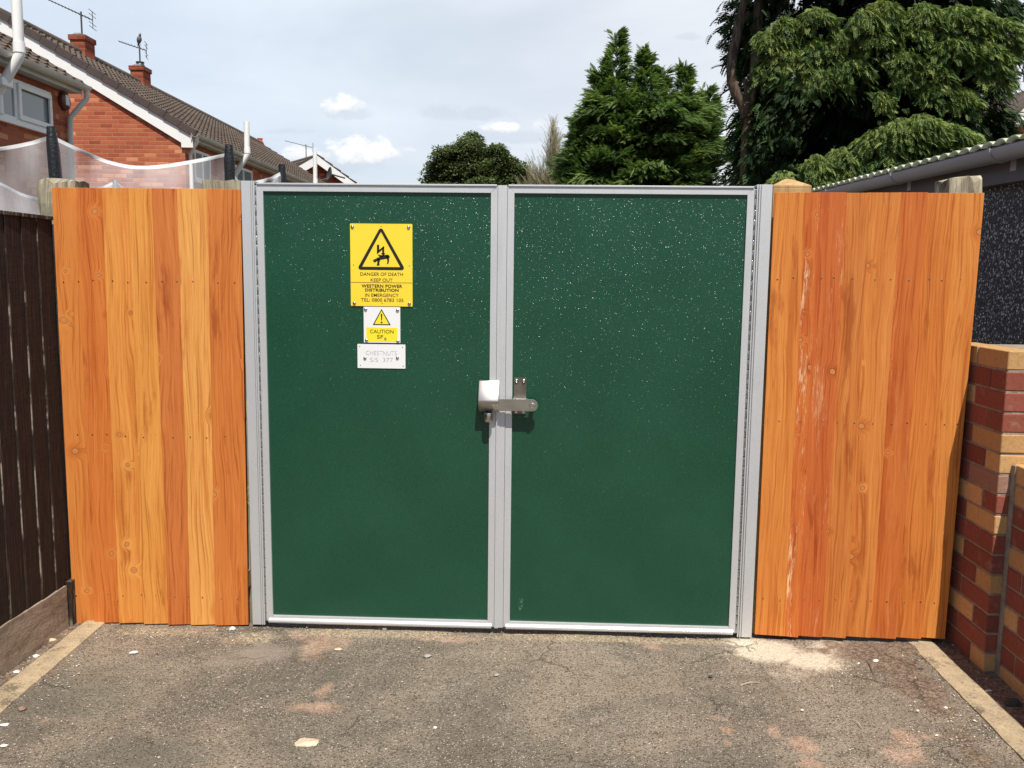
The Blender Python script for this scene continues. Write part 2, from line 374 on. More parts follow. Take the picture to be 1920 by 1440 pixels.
M['soffit'] = simple('soffit_board', (.45, .45, .42), .6, 0, 0, 8, .08)
M['glass'] = simple('window_glass', (.26, .30, .31), .05, 0, .03, 2)  # pale base colour stands in for reflected sky and curtains
M['terracotta'] = simple('terracotta', lin(206, 96, 56), .8, 0, .1, 20, .15)
M['darkmetal'] = simple('dark_weathered_metal', (.09, .09, .09), .5, .6)
M['lead'] = simple('grey_mortar', (.30, .29, .27), .85, 0, .3, 30, .2)
def tiles():
    m, g, b = mat('concrete_roof_tiles'); p = g.co()
    n1 = g.noise(p, 2.2, 5, .65); n2 = g.noise(p, 26, 4, .7); n3 = g.vor(p, 60)
    c = g.mix(g.ss(n1, .35, .7), lin(84, 73, 65), lin(104, 90, 78)); c = g.mix(g.m('MULTIPLY', g.ss(n2, .45, .7), .6), c, lin(52, 45, 40))
    c = g.mix(g.m('MULTIPLY', g.ss(n2, .38, .25), .6), c, lin(140, 128, 106))
    g.put(b, 'Base Color', c); g.put(b, 'Roughness', .95); g.put(b, 'Normal', g.bump(n2, .6, .01)); return m
M['tiles'] = tiles()
M['verge'] = simple('brown_verge_cap', lin(74, 62, 58), .7, 0, .1, 20, .12)
def pebbledash():
    m, g, b = mat('dark_pebbledash'); p = g.co()
    wv = g.vm('ADD', p, g.vm('SCALE', g.vm('SUBTRACT', g.noise(p, 60, 2, .5, col=True), (.5,.5,.5)), sc=.012))
    dd = g.vor(wv, 78); cc = g.vor(wv, 78, out='Color'); r1, r2, r3 = g.sep(cc)
    stone = g.ramp(r1, [(0, lin(70, 72, 80)), (.3, lin(104, 106, 116)), (.55, lin(146, 148, 158)), (.75, lin(190, 190, 198)), (.90, lin(232, 228, 228))], 'CONSTANT')
    k = g.m('SUBTRACT', 1, g.ss(dd, .42, .62)); k = g.m('MULTIPLY', k, g.m('GREATER_THAN', r2, .12)); pt = g.noise(p, 2.5, 4, .6)
    g.put(b, 'Base Color', g.mix(g.m('MULTIPLY', g.ss(pt, .35, .7), .4), g.mix(k, lin(34, 33, 36), stone), lin(40, 38, 40))); g.put(b, 'Roughness', .6)
    g.put(b, 'Normal', g.bump(g.m('ADD', g.m('MULTIPLY', k, g.m('SUBTRACT', 1, dd)), g.noise(p, 14, 3, .6)), 1.0, .012)); return m
M['pebbledash'] = pebbledash()
M['gutter'] = simple('grey_plastic_gutter', lin(172, 172, 180), .38, 0, .03, 8, .06)
M['fasciagrey'] = simple('grey_fascia', lin(96, 94, 98), .7, 0, .1, 12, .12)
def corr():
    m, g, b = mat('corrugated_cement_sheet'); p = g.co(); n1 = g.noise(p, 7, 5, .65)
    c = g.mix(g.ss(n1, .35, .65), lin(196, 198, 172), lin(168, 176, 140)); c = g.mix(g.ss(g.noise(p, 40, 4, .7), .6, .75), c, lin(104, 108, 84))
    g.put(b, 'Base Color', c); g.put(b, 'Roughness', .95); g.put(b, 'Normal', g.bump(n1, .3, .01)); return m
M['corr'] = corr()
def leafmat(name, c0, c1, trans=.25, rough=.55, tip=None):
    m, g, b = mat(name)
    at_ = g.n('ShaderNodeAttribute', attribute_name='tint'); t = at_.outputs['Fac']
    st = [(0, c0), (.6, c1)] + ([(1, tip)] if tip else [(1, c1)])
    c = g.ramp(t, st)
    g.put(b, 'Base Color', c); g.put(b, 'Roughness', rough); g.put(b, 'Specular IOR Level', .25)
    tr = g.n('ShaderNodeBsdfTranslucent'); g.put(tr, 'Color', g.mix(1, c, (1.1, 1.25, .6), 'MULTIPLY'))
    mx = g.n('ShaderNodeMixShader'); mx.inputs[0].default_value = trans
    g.L.new(b.outputs[0], mx.inputs[1]); g.L.new(tr.outputs[0], mx.inputs[2])
    g.L.new(mx.outputs[0], m.node_tree.nodes['Material Output'].inputs[0]); return m
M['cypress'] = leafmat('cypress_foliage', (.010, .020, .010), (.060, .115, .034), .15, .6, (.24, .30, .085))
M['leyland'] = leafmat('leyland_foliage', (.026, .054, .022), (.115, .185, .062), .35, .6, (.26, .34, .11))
M['birch'] = leafmat('broad_leaves', (.034, .054, .022), (.085, .120, .038), .3, .5, (.15, .18, .065))
M['pale'] = leafmat('pale_feathery_foliage', (.18, .17, .10), (.34, .30, .19), .3, .7, (.46, .36, .25))
def bark():
    m, g, b = mat('bark'); p = g.co(); f = g.noise(g.map(p, sc=(22, 22, 4)), 1, 5, .65)
    g.put(b, 'Base Color', g.mix(g.ss(f, .35, .7), lin(62, 50, 42), lin(112, 94, 78))); g.put(b, 'Roughness', .95); g.put(b, 'Normal', g.bump(f, .9, .03)); return m
M['bark'] = bark()
def net():
    m, g, b = mat('fine_white_netting'); p = g.co('UV')
    g.put(b, 'Base Color', (.70, .70, .71)); g.put(b, 'Roughness', .8)
    x, y, z = g.sep(p)
    th = g.m('MAXIMUM', g.m('SINE', g.m('MULTIPLY', x, 900)), g.m('SINE', g.m('MULTIPLY', y, 900)))
    nz = g.noise(p, 2.5, 4, .6)
    al = g.m('ADD', .24, g.m('MULTIPLY', g.ss(nz, .35, .7), .16))
    at_ = g.n('ShaderNodeAttribute', attribute_name='hem'); al = g.m('MAXIMUM', al, g.m('MULTIPLY', at_.outputs['Fac'], .92))
    g.put(b, 'Alpha', al); return m
M['net'] = net()
M['foam'] = simple('black_foam_sleeve', (.012, .012, .014), .35, 0, .6, 60)
M['galv'] = simple('galvanised_tube', (.42, .43, .44), .45, .8)
M['mat_fabric'] = simple('trampoline_mat', (.02, .02, .022), .8)

# ------------------------------------------------------------------ ground
KL = [(-2.040, .02), (-1.996, -.895)]
def tarmac():
    m, g, b = mat('worn_tarmac'); p = g.co()
    at_ = g.n('ShaderNodeAttribute', attribute_name='patch'); pr, pg, pb = g.sep(at_.outputs['Vector'])
    at2 = g.n('ShaderNodeAttribute', attribute_name='patch2'); qr, qg, qb = g.sep(at2.outputs['Vector'])
    n_l = g.noise(p, 1.3, 6, .62, .3); n_m = g.noise(p, 11, 5, .65); n_f = g.noise(p, 130, 3, .7)
    c = g.mix(g.ss(n_l, .38, .62), (.150, .124, .093), (.275, .222, .166))
    c = g.mix(g.m('MULTIPLY', g.ss(n_m, .5, .72), .45), c, (.30, .25, .205))
    c = g.mix(g.m('MULTIPLY', g.ss(n_m, .46, .30), .6), c, (.095, .080, .062))
    # aggregate
    def chips(sc, thr, lo, hi, cl=0):
        dd = g.vor(p, sc, dim='3D'); cr, cg, cb = g.sep(g.vor(p, sc, out='Color'))
        k = g.m('MULTIPLY', g.m('SUBTRACT', 1, g.ss(dd, lo, hi)), g.m('GREATER_THAN', cr, thr)); return k, cg, cb, dd
    k1, a1, b1, d1 = chips(135, .22, .32, .52)
    agg = g.ramp(a1, [(0, (.045, .038, .031)), (.35, (.14, .118, .09)), (.62, (.28, .23, .172)), (.86, (.52, .44, .34)), (.97, (.75, .68, .56))])
    c = g.mix(g.m('MULTIPLY', k1, .78), c, agg)
    clus = g.ss(g.noise(p, 3.2, 4, .65), .42, .66)
    k2, a2, b2, d2 = chips(190, .86, .25, .42)
    c = g.mix(g.m('MULTIPLY', g.m('MULTIPLY', k2, g.m('ADD', g.m('MULTIPLY', clus, .95), .12)), .95), c, g.mix(a2, (.50, .42, .33), (.78, .73, .64)))
    k4, a4, b4, d4 = chips(60, .955, .18, .30)
    c = g.mix(g.m('MULTIPLY', k4, .85), c, g.mix(a4, (.45, .36, .28), (.70, .66, .58)))
    # stains: pink brick dust, pale cement, brown soil, green-grey algae
    def blot(v, lo=.35, hi=.6, s=24, a=.9):
        e = g.m('ADD', v, g.m('MULTIPLY', g.m('SUBTRACT', g.noise(p, s, 6, .68), .5), a)); return g.ss(e, lo, hi)
    c = g.mix(g.m('MULTIPLY', blot(qg, .3, .8, 14), .5), c, (.135, .130, .098))
    kp = g.m('MULTIPLY', blot(pr, .32, .85, 13, 1.5), g.m('SUBTRACT', 1, g.m('MULTIPLY', g.ss(n_f, .5, .6), .35)))
    c = g.mix(g.m('MULTIPLY', kp, .78), c, g.mix(g.ss(n_m, .4, .6), (.43, .275, .19), (.50, .345, .25)))
    kc = blot(pg, .3, .75)
    c = g.mix(g.m('MULTIPLY', kc, .9), c, g.mix(g.ss(n_f, .4, .65), (.66, .58, .45), (.50, .43, .33)))
    kd = blot(pb, .20, .55)
    c = g.mix(g.m('MULTIPLY', kd, .88), c, g.mix(g.ss(g.noise(p, 60, 5, .7), .42, .6), (.115, .080, .055), (.28, .205, .145)))
    ks = blot(qr, .35, .7)
    c = g.mix(g.m('MULTIPLY', ks, .8), c, g.mix(g.ss(g.noise(p, 90, 4, .7), .4, .62), (.52, .42, .28), (.22, .175, .12)))
    sm = blot(qb, .4, .8, 14, .5)          # smooth sandy skim
    c = g.mix(g.m('MULTIPLY', sm, .72), c, (.265, .215, .175))
    # fine cracks
    wv = g.vm('ADD', p, g.vm('SCALE', g.vm('SUBTRACT', g.noise(p, 9, 4, .6, col=True), (.5,.5,.5)), sc=.16))
    cd_ = g.vor(wv, 2.6, feat='DISTANCE_TO_EDGE', dim='2D'); ck = g.m('MULTIPLY', g.m('SUBTRACT', 1, g.ss(cd_, .004, .014)), g.ss(g.noise(p, 1.9, 2, .5), .52, .62))
    c = g.mix(g.m('MULTIPLY', ck, .3), c, (.07, .06, .05))
    g.put(b, 'Base Color', c)
    g.put(b, 'Roughness', .85); g.put(b, 'Specular IOR Level', .35)
    calm = g.m('SUBTRACT', 1, g.m('MULTIPLY', g.m('MAXIMUM', sm, kc), .6))
    h = g.m('ADD', g.m('MULTIPLY', g.m('MULTIPLY', k1, g.m('SUBTRACT', 1, d1)), 1.0), g.m('MULTIPLY', n_f, .9))
    h = g.m('ADD', g.m('MULTIPLY', h, calm), g.m('SUBTRACT', g.m('MULTIPLY', n_m, 1.2), g.m('MULTIPLY', ck, 2)))
    g.put(b, 'Normal', g.bump(h, 1.0, .0062)); return m
M['tarmac'] = tarmac()
def soil():
    m, g, b = mat('bare_earth'); p = g.co(); n = g.noise(p, 3, 6, .65); f = g.noise(p, 70, 4, .7)
    c = g.mix(g.ss(n, .35, .65), (.085, .062, .044), (.15, .115, .085)); c = g.mix(g.ss(f, .5, .7), c, (.22, .18, .14))
    c = g.mix(g.ss(g.noise(p, .6, 3, .5), .5, .6), c, g.mix(f, (.05, .07, .025), (.09, .12, .04)))
    g.put(b, 'Base Color', c); g.put(b, 'Roughness', 1); g.put(b, 'Normal', g.bump(f, .9, .02)); return m
M['soil'] = soil()
o = MB().add([(-400,-200,-.012), (400,-200,-.012), (400,600,-.012), (-400,600,-.012)], [(0,1,2,3)]).build('ground', M['soil']); tag(o, kind='structure')

def driveway():
    xs = np.arange(-2.19, 1.93, .014)
    ys = np.concatenate([np.arange(-7.0, -1.7, .2), np.arange(-1.7, .135, .013)])
    X, Y = np.meshgrid(xs, ys); nx, ny = len(xs), len(ys)
    pts = np.stack([X.ravel(), Y.ravel()], 1)
    masks = np.zeros((len(pts), 6))
    def blob(ch, px, py, w, h, amp=1.0):   # a stain measured at its place on the ground
        c0 = gnd(px, py)[:2]; rx = abs(gnd(px+w/2, py)[0]-c0[0]); ry = abs(gnd(px, py+h/2)[1]-c0[1])
        d2 = ((pts[:,0]-c0[0])/rx)**2+((pts[:,1]-c0[1])/ry)**2
        masks[:, ch] = np.maximum(masks[:, ch], amp*np.exp(-d2*.9))
    for a in [(600,1205,70,70), (560,1190,60,26,.8), (640,1195,60,40,.8), (590,1325,120,26), (610,1290,40,44,.8), (830,1196,160,16), (1040,1199,60,14,.6), (1505,1398,70,40), (1515,1430,60,44,.8),
              (1700,1385,60,44), (1690,1412,110,50,.9), (1455,1372,40,30,.9), (1362,1370,30,22,.9), (1365,1390,22,18,.9), (1350,1345,50,18,.7), (1225,1210,60,24,.8), (1160,1243,30,16,.7), (1205,1200,50,20,.7), (960,1200,90,14,.5),
              (1740,1380,80,30,.7), (100,1350,140,30,.5), (430,1200,80,20,.6), (930,1300,20,10,.7), (860,1360,24,12,.5)]: blob(0, *a)
    for a in [(1440,1222,150,50), (1520,1240,140,50,.9), (1400,1205,120,24,.9), (1560,1215,90,40,.8), (1480,1265,120,30,.5)]: blob(1, *a)
    for a in [(1620,1225,110,34), (1680,1250,90,44), (1720,1290,90,50), (1762,1330,70,40,.8), (1800,1380,60,40,.6), (1560,1212,40,20,.8), (1545,1224,22,12,.9), (1700,1215,90,30,.9), (1495,1200,120,12,.5), (1840,1240,140,120), (1900,1340,100,150),
              (120,1192,70,60,.9), (60,1260,90,60,.9), (20,1290,60,60,.9), (1830,1420,60,50,.7)]: blob(2, *a)
    for a in [(700,1186,420,22,.9), (1100,1195,520,20,.9), (300,1185,300,24,.7), (480,1195,120,40,.7), (1300,1200,200,20,.8)]: blob(3, *a)
    for a in [(150,1300,380,200,.8), (260,1420,420,120,.8), (400,1260,200,60,.5), (560,1400,200,120,.5), (620,1270,60,60,.9), (700,1240,60,30,.6)]: blob(4, *a)
    for a in [(490,1225,150,55,.9), (420,1240,130,40,.7), (1300,1290,200,70,.35)]: blob(5, *a)
    Z = np.zeros(len(pts))
    for i, (x, y) in enumerate(pts):
        v3 = Vector((x, y, 0)); Z[i] = .006*mn.noise(v3*2.3)+.0035*mn.noise(v3*9+Vector((5,1,0)))+.0016*mn.noise(v3*31)
    Z += .010*masks[:,2]+.006*masks[:,1]
    Z -= .002
    Z = np.maximum(Z, -.009)
    me = bpy.data.meshes.new('driveway')
    vs = np.column_stack([pts, Z]); idx = np.arange(nx*ny).reshape(ny, nx)
    fs = np.stack([idx[:-1,:-1], idx[:-1,1:], idx[1:,1:], idx[1:,:-1]], -1).reshape(-1, 4)
    me.vertices.add(len(vs)); me.vertices.foreach_set('co', vs.ravel())
    me.loops.add(fs.size); me.loops.foreach_set('vertex_index', fs.ravel().astype(np.int32))
    me.polygons.add(len(fs)); me.polygons.foreach_set('loop_start', np.arange(0, fs.size, 4, dtype=np.int32)); me.update(calc_edges=True); me.validate()
    me.polygons.foreach_set('use_smooth', [True]*len(fs))
    a = me.attributes.new('patch', 'FLOAT_VECTOR', 'POINT'); a.data.foreach_set('vector', masks[:, :3].ravel())
    a = me.attributes.new('patch2', 'FLOAT_VECTOR', 'POINT'); a.data.foreach_set('vector', masks[:, 3:].ravel())
    me.materials.append(M['tarmac']); o = link_mesh('driveway', me); tag(o, kind='structure')
    return o
driveway()
def edging(name, pts, label):
    m, g, b = mat('edging_concrete'); p = g.co(); n = g.noise(p, 12, 6, .7); f = g.noise(p, 110, 4, .75)
    c = g.mix(g.ss(n, .35, .65), (.50, .39, .235), (.36, .28, .18)); c = g.mix(g.m('MULTIPLY', g.ss(f, .48, .66), .6), c, (.20, .15, .105))
    c = g.mix(g.m('MULTIPLY', g.ss(g.noise(p, 7, 6, .72), .50, .64), .8), c, (.13, .10, .068)); c = g.mix(g.ss(g.vor(p, 70), .34, .22), c, g.mix(g.noise(p, 200, 2), (.2, .15, .1), (.62, .54, .42)))
    g.put(b, 'Base Color', c); g.put(b, 'Roughness', .95); g.put(b, 'Normal', g.bump(g.m('ADD', n, f), .8, .006))
    N = 90; vs = []; 
    for i in range(N+1):
        t = i/N; y = pts[0][2]+(pts[1][2]-pts[0][2])*t; xa = pts[0][0]+(pts[1][0]-pts[0][0])*t; xb = pts[0][1]+(pts[1][1]-pts[0][1])*t
        j = lambda k: .006*mn.noise(Vector((y*9, k, 0)))+.004*mn.noise(Vector((y*33, k, 3)))
        zt = .010+.003*mn.noise(Vector((y*5, 7, 0)))
        vs += [(xa+j(1), y, -.03), (xa+j(1)+.004, y, zt-.004), (xa+.02+j(2), y, zt+.001), (xb-.02+j(3), y, zt), (xb+j(4)-.004, y, zt-.005), (xb+j(4), y, -.03)]
    fs = [(i*6+k, i*6+k+1, (i+1)*6+k+1, (i+1)*6+k) for i in range(N) for k in range(5)]
    o = MB().add(vs, fs).build(name, m, smooth=True); tag(o, label, kind='structure'); return o
edging('kerb', [(-2.150, -2.046, .03), (-2.08, -1.90, -3.3)], 'pale concrete edging along the dark fence')
edging('kerb', [(1.678, 1.800, .06), (1.670, 1.785, -3.3)], 'pale concrete edging along the brick wall')

# loose stones: the clear ones are things, the grit is stuff
def rock(name, px, py, wpx, hr, m, label, flat=.4, seed=1):
    c0 = gnd(px, py); r = wpx/2/FPX*abs(np.dot(c0-CAM, FW)); rr = random.Random(seed)
    bm = bmesh.new(); bmesh.ops.create_icosphere(bm, subdivisions=3, radius=1)
    for v_ in bm.verts:
        q = v_.co.copy(); s_ = 1+.30*mn.noise(q*1.3+Vector((seed*3.1, 0, 0)))+.13*mn.noise(q*3.7+Vector((seed, 2, 0)))
        v_.co = Vector((q.x*r*s_, q.y*r*hr*s_, max(-.25, q.z*flat)*r*s_))
    me = bpy.data.meshes.new(name); bm.to_mesh(me); bm.free(); me.polygons.foreach_set('use_smooth', [seed % 2 == 0]*len(me.polygons)); me.materials.append(m)
    o = link_mesh(name, me); o.location = (c0[0], c0[1], .003+.25*flat*r); o.rotation_euler = (0, 0, rr.uniform(0, .6)); return tag(o, label, 'stone', 'loose stones on the ground')
stc = simple('cream_stone', (.60, .47, .33), .9, 0, .5, 60, .25); stw = simple('white_stone', (.72, .68, .62), .9, 0, .4, 60, .15)
stb = simple('brown_stone', (.24, .165, .115), .8, 0, .4, 60, .25); std_ = simple('dark_stone', (.06, .048, .04), .9, 0, .5, 60, .2); stg = simple('grey_stone', (.33, .31, .29), .9, 0, .4, 60, .2)
rock('stone', 576, 1394, 46, .62, stc, 'large flat cream stone on the tarmac at the bottom of the photo', .16, 3)
rock('stone', 41, 1331, 15, .8, stb, 'rounded brown pebble on the tarmac below the left edging', .6, 4)
rock('stone', 251, 1225, 15, .6, stw, 'white crumbled stone on the tarmac before the left timber fence', .3, 5)
rock('stone', 8, 1361, 16, .55, stw, 'white stone chip at the left edge, upper of the two there', .3, 7)
rock('stone', 8, 1400, 14, .6, stw, 'white stone chip at the left edge, lower of the two there', .35, 9)
rock('stone', 436, 1181, 12, .8, stw, 'small pale stone by the foot of the left gate post', .6, 11)
rock('stone', 802, 1231, 15, .8, stg, 'pale grey stone on the tarmac before the left gate leaf', .3, 13)
rock('stone', 931, 1267, 10, .8, stg, 'small grey stone on the tarmac below the middle of the gate', .5, 15)
rock('stone', 634, 1219, 14, .6, stc, 'flat buff stone beside the pink dust patch', .3, 21)
rock('stone', 722, 1180, 11, .8, stg, 'small grey stone right under the left gate leaf', .6, 17)
rock('stone', 816, 1366, 7, .8, stw, 'tiny white stone in the middle of the tarmac', .6, 19)
rock('stone', 1642, 1242, 13, .7, stw, 'white stone in the brown soil by the right edging', .6, 23)
rock('stone', 1620, 1224, 13, .6, stw, 'flat pale stone just under the right timber fence', .35, 25)
rock('stone', 1551, 1221, 24, .5, stb, 'flat brown clod on the pale cement dust', .22, 27)
rock('stone', 1581, 1229, 15, .5, stb, 'small brown clod beside the larger clod on the cement dust', .22, 28)
rock('stone', 1763, 1253, 10, .8, stc, 'small buff stone lying on the right edging', .6, 29)
rock('stone', 1805, 1284, 14, .5, std_, 'dark flat stone on the right concrete edging', .4, 31)
rock('stone', 1853, 1297, 16, .4, stw, 'white flake in the shade at the foot of the brick wall', .25, 33)
rock('stone', 1899, 1324, 34, .6, std_, 'dark clod of earth at the foot of the low brick wall', .6, 35)
rock('stone', 1726, 1258, 13, .7, std_, 'dark stone in the soil beside the right edging', .5, 37)
rock('stone', 1773, 1329, 8, .8, stw, 'small white stone beside the right edging', .6, 39)
rock('stone', 98, 1203, 14, .7, stc, 'pinkish stone in the soil between dark fence and edging, farther one', .6, 41)
rock('stone', 68, 1232, 12, .7, stw, 'white stone in the soil between dark fence and edging, nearer one', .5, 43)
rock('stone', 31, 1262, 12, .7, stw, 'pale stone on the soil beside the left edging near the photo edge', .5, 45)
rock('stone', 1504, 1333, 6, .8, stw, 'tiny white stone on tarmac before the right timber fence', .6, 47)
rock('stone', 1332, 1270, 8, .8, std_, 'tiny black fleck of stone before the right gate leaf', .5, 49)
def grit():
    tv = np.array([(1,0,0),(-.5,.87,0),(-.5,-.87,0),(0,0,.8),(0,0,-.3)]); tf = np.array([(0,1,3),(1,2,3),(2,0,3),(1,0,4),(2,1,4),(0,2,4)])
    P = []; 
    def zone(px0, px1, py0, py1, n, s0=.0012, s1=.0032):
        for _ in range(n):
            q = gnd(rnd(px0, px1), rnd(py0, py1)); P.append((q[0], q[1], rnd(s0, s1)*(2.0 if random.random() < .03 else 1)))
    zone(150, 1700, 1178, 1440, 1500); zone(180, 1400, 1176, 1200, 900, .0015, .0045); zone(200, 480, 1178, 1215, 350, .0015, .005)
    zone(1550, 1800, 1200, 1290, 700, .002, .006); zone(1700, 1860, 1270, 1400, 300, .002, .005); zone(0, 150, 1170, 1290, 450, .002, .006); zone(1400, 1640, 1195, 1260, 260, .0015, .004)
    zone(1780, 1920, 1240, 1400, 300, .002, .006); zone(0, 500, 1250, 1440, 500, .0015, .004); zone(600,1000,1230,1330,420,.0012,.003)
    V = []; F = []; T = []
    for i, (x, y, s_) in enumerate(P):
        a = rnd(0, 6.28); ca, sa = math.cos(a), math.sin(a); q = tv*np.array([s_, s_*rnd(.5, 1), s_*rnd(.4, .9)])+RNG.normal(0, s_*.15, (5, 3))
        q = np.column_stack([q[:,0]*ca-q[:,1]*sa+x, q[:,0]*sa+q[:,1]*ca+y, q[:,2]+.003]); V.append(q); F.append(tf+5*i); T += [random.random()]*5
    me = bpy.data.meshes.new('grit'); me.from_pydata(np.concatenate(V).tolist(), [], np.concatenate(F).tolist())
    a = me.attributes.new('tint', 'FLOAT', 'POINT'); a.data.foreach_set('value', T)
    m, g, b = mat('loose_grit'); t = g.n('ShaderNodeAttribute', attribute_name='tint').outputs['Fac']
    g.put(b, 'Base Color', g.ramp(t, [(0, (.10,.08,.06)), (.35, (.26,.2,.15)), (.6, (.42,.34,.26)), (.85, (.66,.60,.50)), (1, (.75,.70,.62))])); g.put(b, 'Roughness', .8)
    me.materials.append(m); o = link_mesh('grit', me); tag(o, 'loose pale grit and chippings scattered over the worn tarmac', 'grit', kind='stuff')
grit()
def twig(px0, py0, px1, py1, m, label):
    a, b = gnd(px0, py0), gnd(px1, py1); a[2] = b[2] = .006; mid = (a+b)/2+np.array([.004, .006, .004])
    o = MB().tube([a, mid, b], [.0016, .0018, .001], 6).build('twig', m, smooth=True, off=a); o.location = a; tag(o, label, 'twig', 'bits of straw and twig')
tw = simple('dry_straw', (.50, .42, .30), .8)
twig(1596, 1351, 1616, 1367, tw, 'short straw on the tarmac near the bottom right')
twig(1388, 1287, 1424, 1282, tw, 'pale straw lying level before the right timber fence')
twig(1622, 1238, 1638, 1268, simple('brown_twig', (.10, .07, .05), .9), 'thin brown twig on the soil before the right timber fence')

# ------------------------------------------------------------------ timber fences either side of the gate
def board_fence(label, tops, bots, ztops, zbots, cols, rails_x, nail_rows, group, thick_right=False):
    root = thing('timber_fence', label, 'fence', (float(at(tops[0], 500)[0]), 0, 0), 0, 'orange timber fences either side of the gate')
    rx = root.location.x
    nail_me = None
    for i in range(len(tops)-1):
        xt0, xt1 = at(tops[i], 356)[0], at(tops[i+1], 356)[0]; xb0, xb1 = at(bots[i], 1175)[0], at(bots[i+1], 1175)[0]
        zt = ztops[0]+(ztops[1]-ztops[0])*(i+.5)/(len(tops)-1)+rnd(-.0015, .0015); zb = zbots[0]+(zbots[1]-zbots[0])*(i+.5)/(len(tops)-1)+rnd(-.003, .003)
        cx = (xt0+xb0)/2; ov = .012; n = 24
        vs = []
        for k in range(n+1):
            t = k/n; z = zb+(zt-zb)*t; x0 = xb0+(xt0-xb0)*t-cx; x1 = xb1+(xt1-xb1)*t-cx+(ov if i < len(tops)-2 and not thick_right else 0); x0 -= ov if thick_right and i else 0
            w = .0016*mn.noise(Vector((i*9.1, z*2.2, 0))); w2 = .0022*mn.noise(Vector((i*5.1, z*1.4, 4)))
            yl, yr = (-.026+w2, -.0075+w2) if not thick_right else (-.0075+w2, -.021+w2)
            w = w if 0 < i < len(tops)-2 else 0; vs += [(x0+w, yl, z), (x1+w, yr, z), (x1+w, -.0005 if thick_right else yr+.006, z), (x0+w, yl+.006 if thick_right else -.0005, z)]
        fs = [(k*4+j, k*4+(j+1) % 4, (k+1)*4+(j+1) % 4, (k+1)*4+j) for k in range(n) for j in range(4)]+[(3,2,1,0), tuple(n*4+j for j in range(4))]
        o = MB().add(vs, fs).build('board', M['wood'], root, bevel=.0012)
        o.location = (cx-rx, 0, 0); c_ = cols[i]; q_ = lin(*c_[:3]); lum = .3*q_[0]+.6*q_[1]+.1*q_[2]; o.color = (.80*q_[0], .89*q_[1]+.004, .88*q_[2]+.010, c_[3] if len(c_) > 3 else 0)
        bw = xt1-xt0
        for j, zr in enumerate(nail_rows):
            for fx in ((.22, .78) if bw > .1 and (i+j) % 2 == 0 else (.5,)):
                xx = (xb0+(xt0-xb0)*zr/2)-cx+bw*(fx+rnd(-.1, .1)); zz = zr+rnd(-.006, .006)
                if nail_me is None:
                    b_ = MB().lathe([(.0030, -.005), (.0036, .0005), (.0030, .0020), (.0003, .0023)], (0, 0, 0), (0, -1, 0), 8)
                    nl = b_.build('nail', M['bolt'], o); nail_me = nl.data
                else: nl = link_mesh('nail', nail_me, o)
                fr = (xx+cx-(xb0+(xt0-xb0)*zr/2))/bw
                fr = min(max(fr, 0), 1); nl.location = (xx, (-.0258+.0175*fr) if not thick_right else (-.0082-.0135*fr), zz)
    for z in (.22, 1.02, 1.72):
        MB().box(rails_x[0]-rx, rails_x[1]-rx, .006, .05, z-.04, z+.04).build('rail', M['fresh'], root, bevel=.002)
    return root
YO, OG, RD, PL = (232,146,62), (226,130,48), (206,104,34), (238,160,78)
lt = [103,148,196,246,289,336,393,452]; lb = [144,183,229,275,321,362,408,467]
board_fence('orange stained vertical board fence between the dark fence and the gate', lt, lb, (2.011, 2.010), (-.0, .010),
    [(222,128,50), (218,118,42), (232,144,60), (232,148,62), (212,116,48), (238,158,76), (216,120,46)], (-2.18, -1.37), (1.60, .90, .14), 'f')
rt_ = [1452,1509,1533,1586,1631,1687,1736,1789,1842]; rb_ = [1415,1470,1495,1540,1584,1631,1678,1725,1769]
board_fence('orange stained vertical board fence between the gate and the brick wall', rt_, rb_, (2.012, 2.018), (.022, .030),
    [(226,132,52), (218,112,40,.8), (208,102,36,.35), (216,124,50), (222,130,54), (212,110,38,.08), (220,124,46), (226,136,56)], (.99, 1.84), (1.65, 1.02, .20), 'f', True)
# posts behind the fences
def old_post(x0, x1, y0, y1, ztop, m, label, crooked=.02, seed=0):
    n = 40; nx = 5; ny = 5; vs = []; ring = []
    per = [(i/nx, 0) for i in range(nx)]+[(1, i/ny) for i in range(ny)]+[(1-i/nx, 1) for i in range(nx)]+[(0, 1-i/ny) for i in range(ny)]
    K_ = len(per)
    for k in range(n+1):
        z = ztop*k/n
        for a, b_ in per:
            e = crooked*(.35+.65*(k/n)**6)
            q = Vector((a*2+seed, b_*2, z*4)); dx = e*.35*mn.noise(q*2.1); dy = e*.35*mn.noise(q*2.1+Vector((9, 0, 0)))
            zz = z+(crooked*1.2*mn.noise(Vector((a*3+seed, b_*3, 5))) if k == n else 0)
            vs.append((x0+(x1-x0)*a+dx, y0+(y1-y0)*b_+dy, zz))
    fs = [(k*K_+j, k*K_+(j+1) % K_, (k+1)*K_+(j+1) % K_, (k+1)*K_+j) for k in range(n) for j in range(K_)]
    cv = len(vs); vs.append(((x0+x1)/2, (y0+y1)/2, ztop+crooked*.3)); fs += [(n*K_+j, n*K_+(j+1) % K_, cv) for j in range(K_)]
    o = MB().add(vs, fs).build('fence_post', m, off=(x0, y0, 0)); o.location = (x0, y0, 0); tag(o, label, 'post', 'wooden posts behind the fences'); return o
old_post(-2.27, -2.10, .012, .14, 2.045, M['oldwood'], 'split weathered grey post at the corner of the dark fence and the left timber fence', .045, 1)
old_post(-1.545, -1.368, .055, .17, 2.055, M['oldwood'], 'square-topped grey-green post behind the left timber fence beside the gate', .006, 4)
old_post(1.74, 1.885, .055, .19, 2.085, M['oldwood'], 'cracked weathered post behind the right end of the right timber fence', .05, 8)
p0 = thing('fence_post', 'new square post with pyramid top between gate and right fence', 'post', (1.07, .10, 0), 0, 'wooden posts behind the fences')
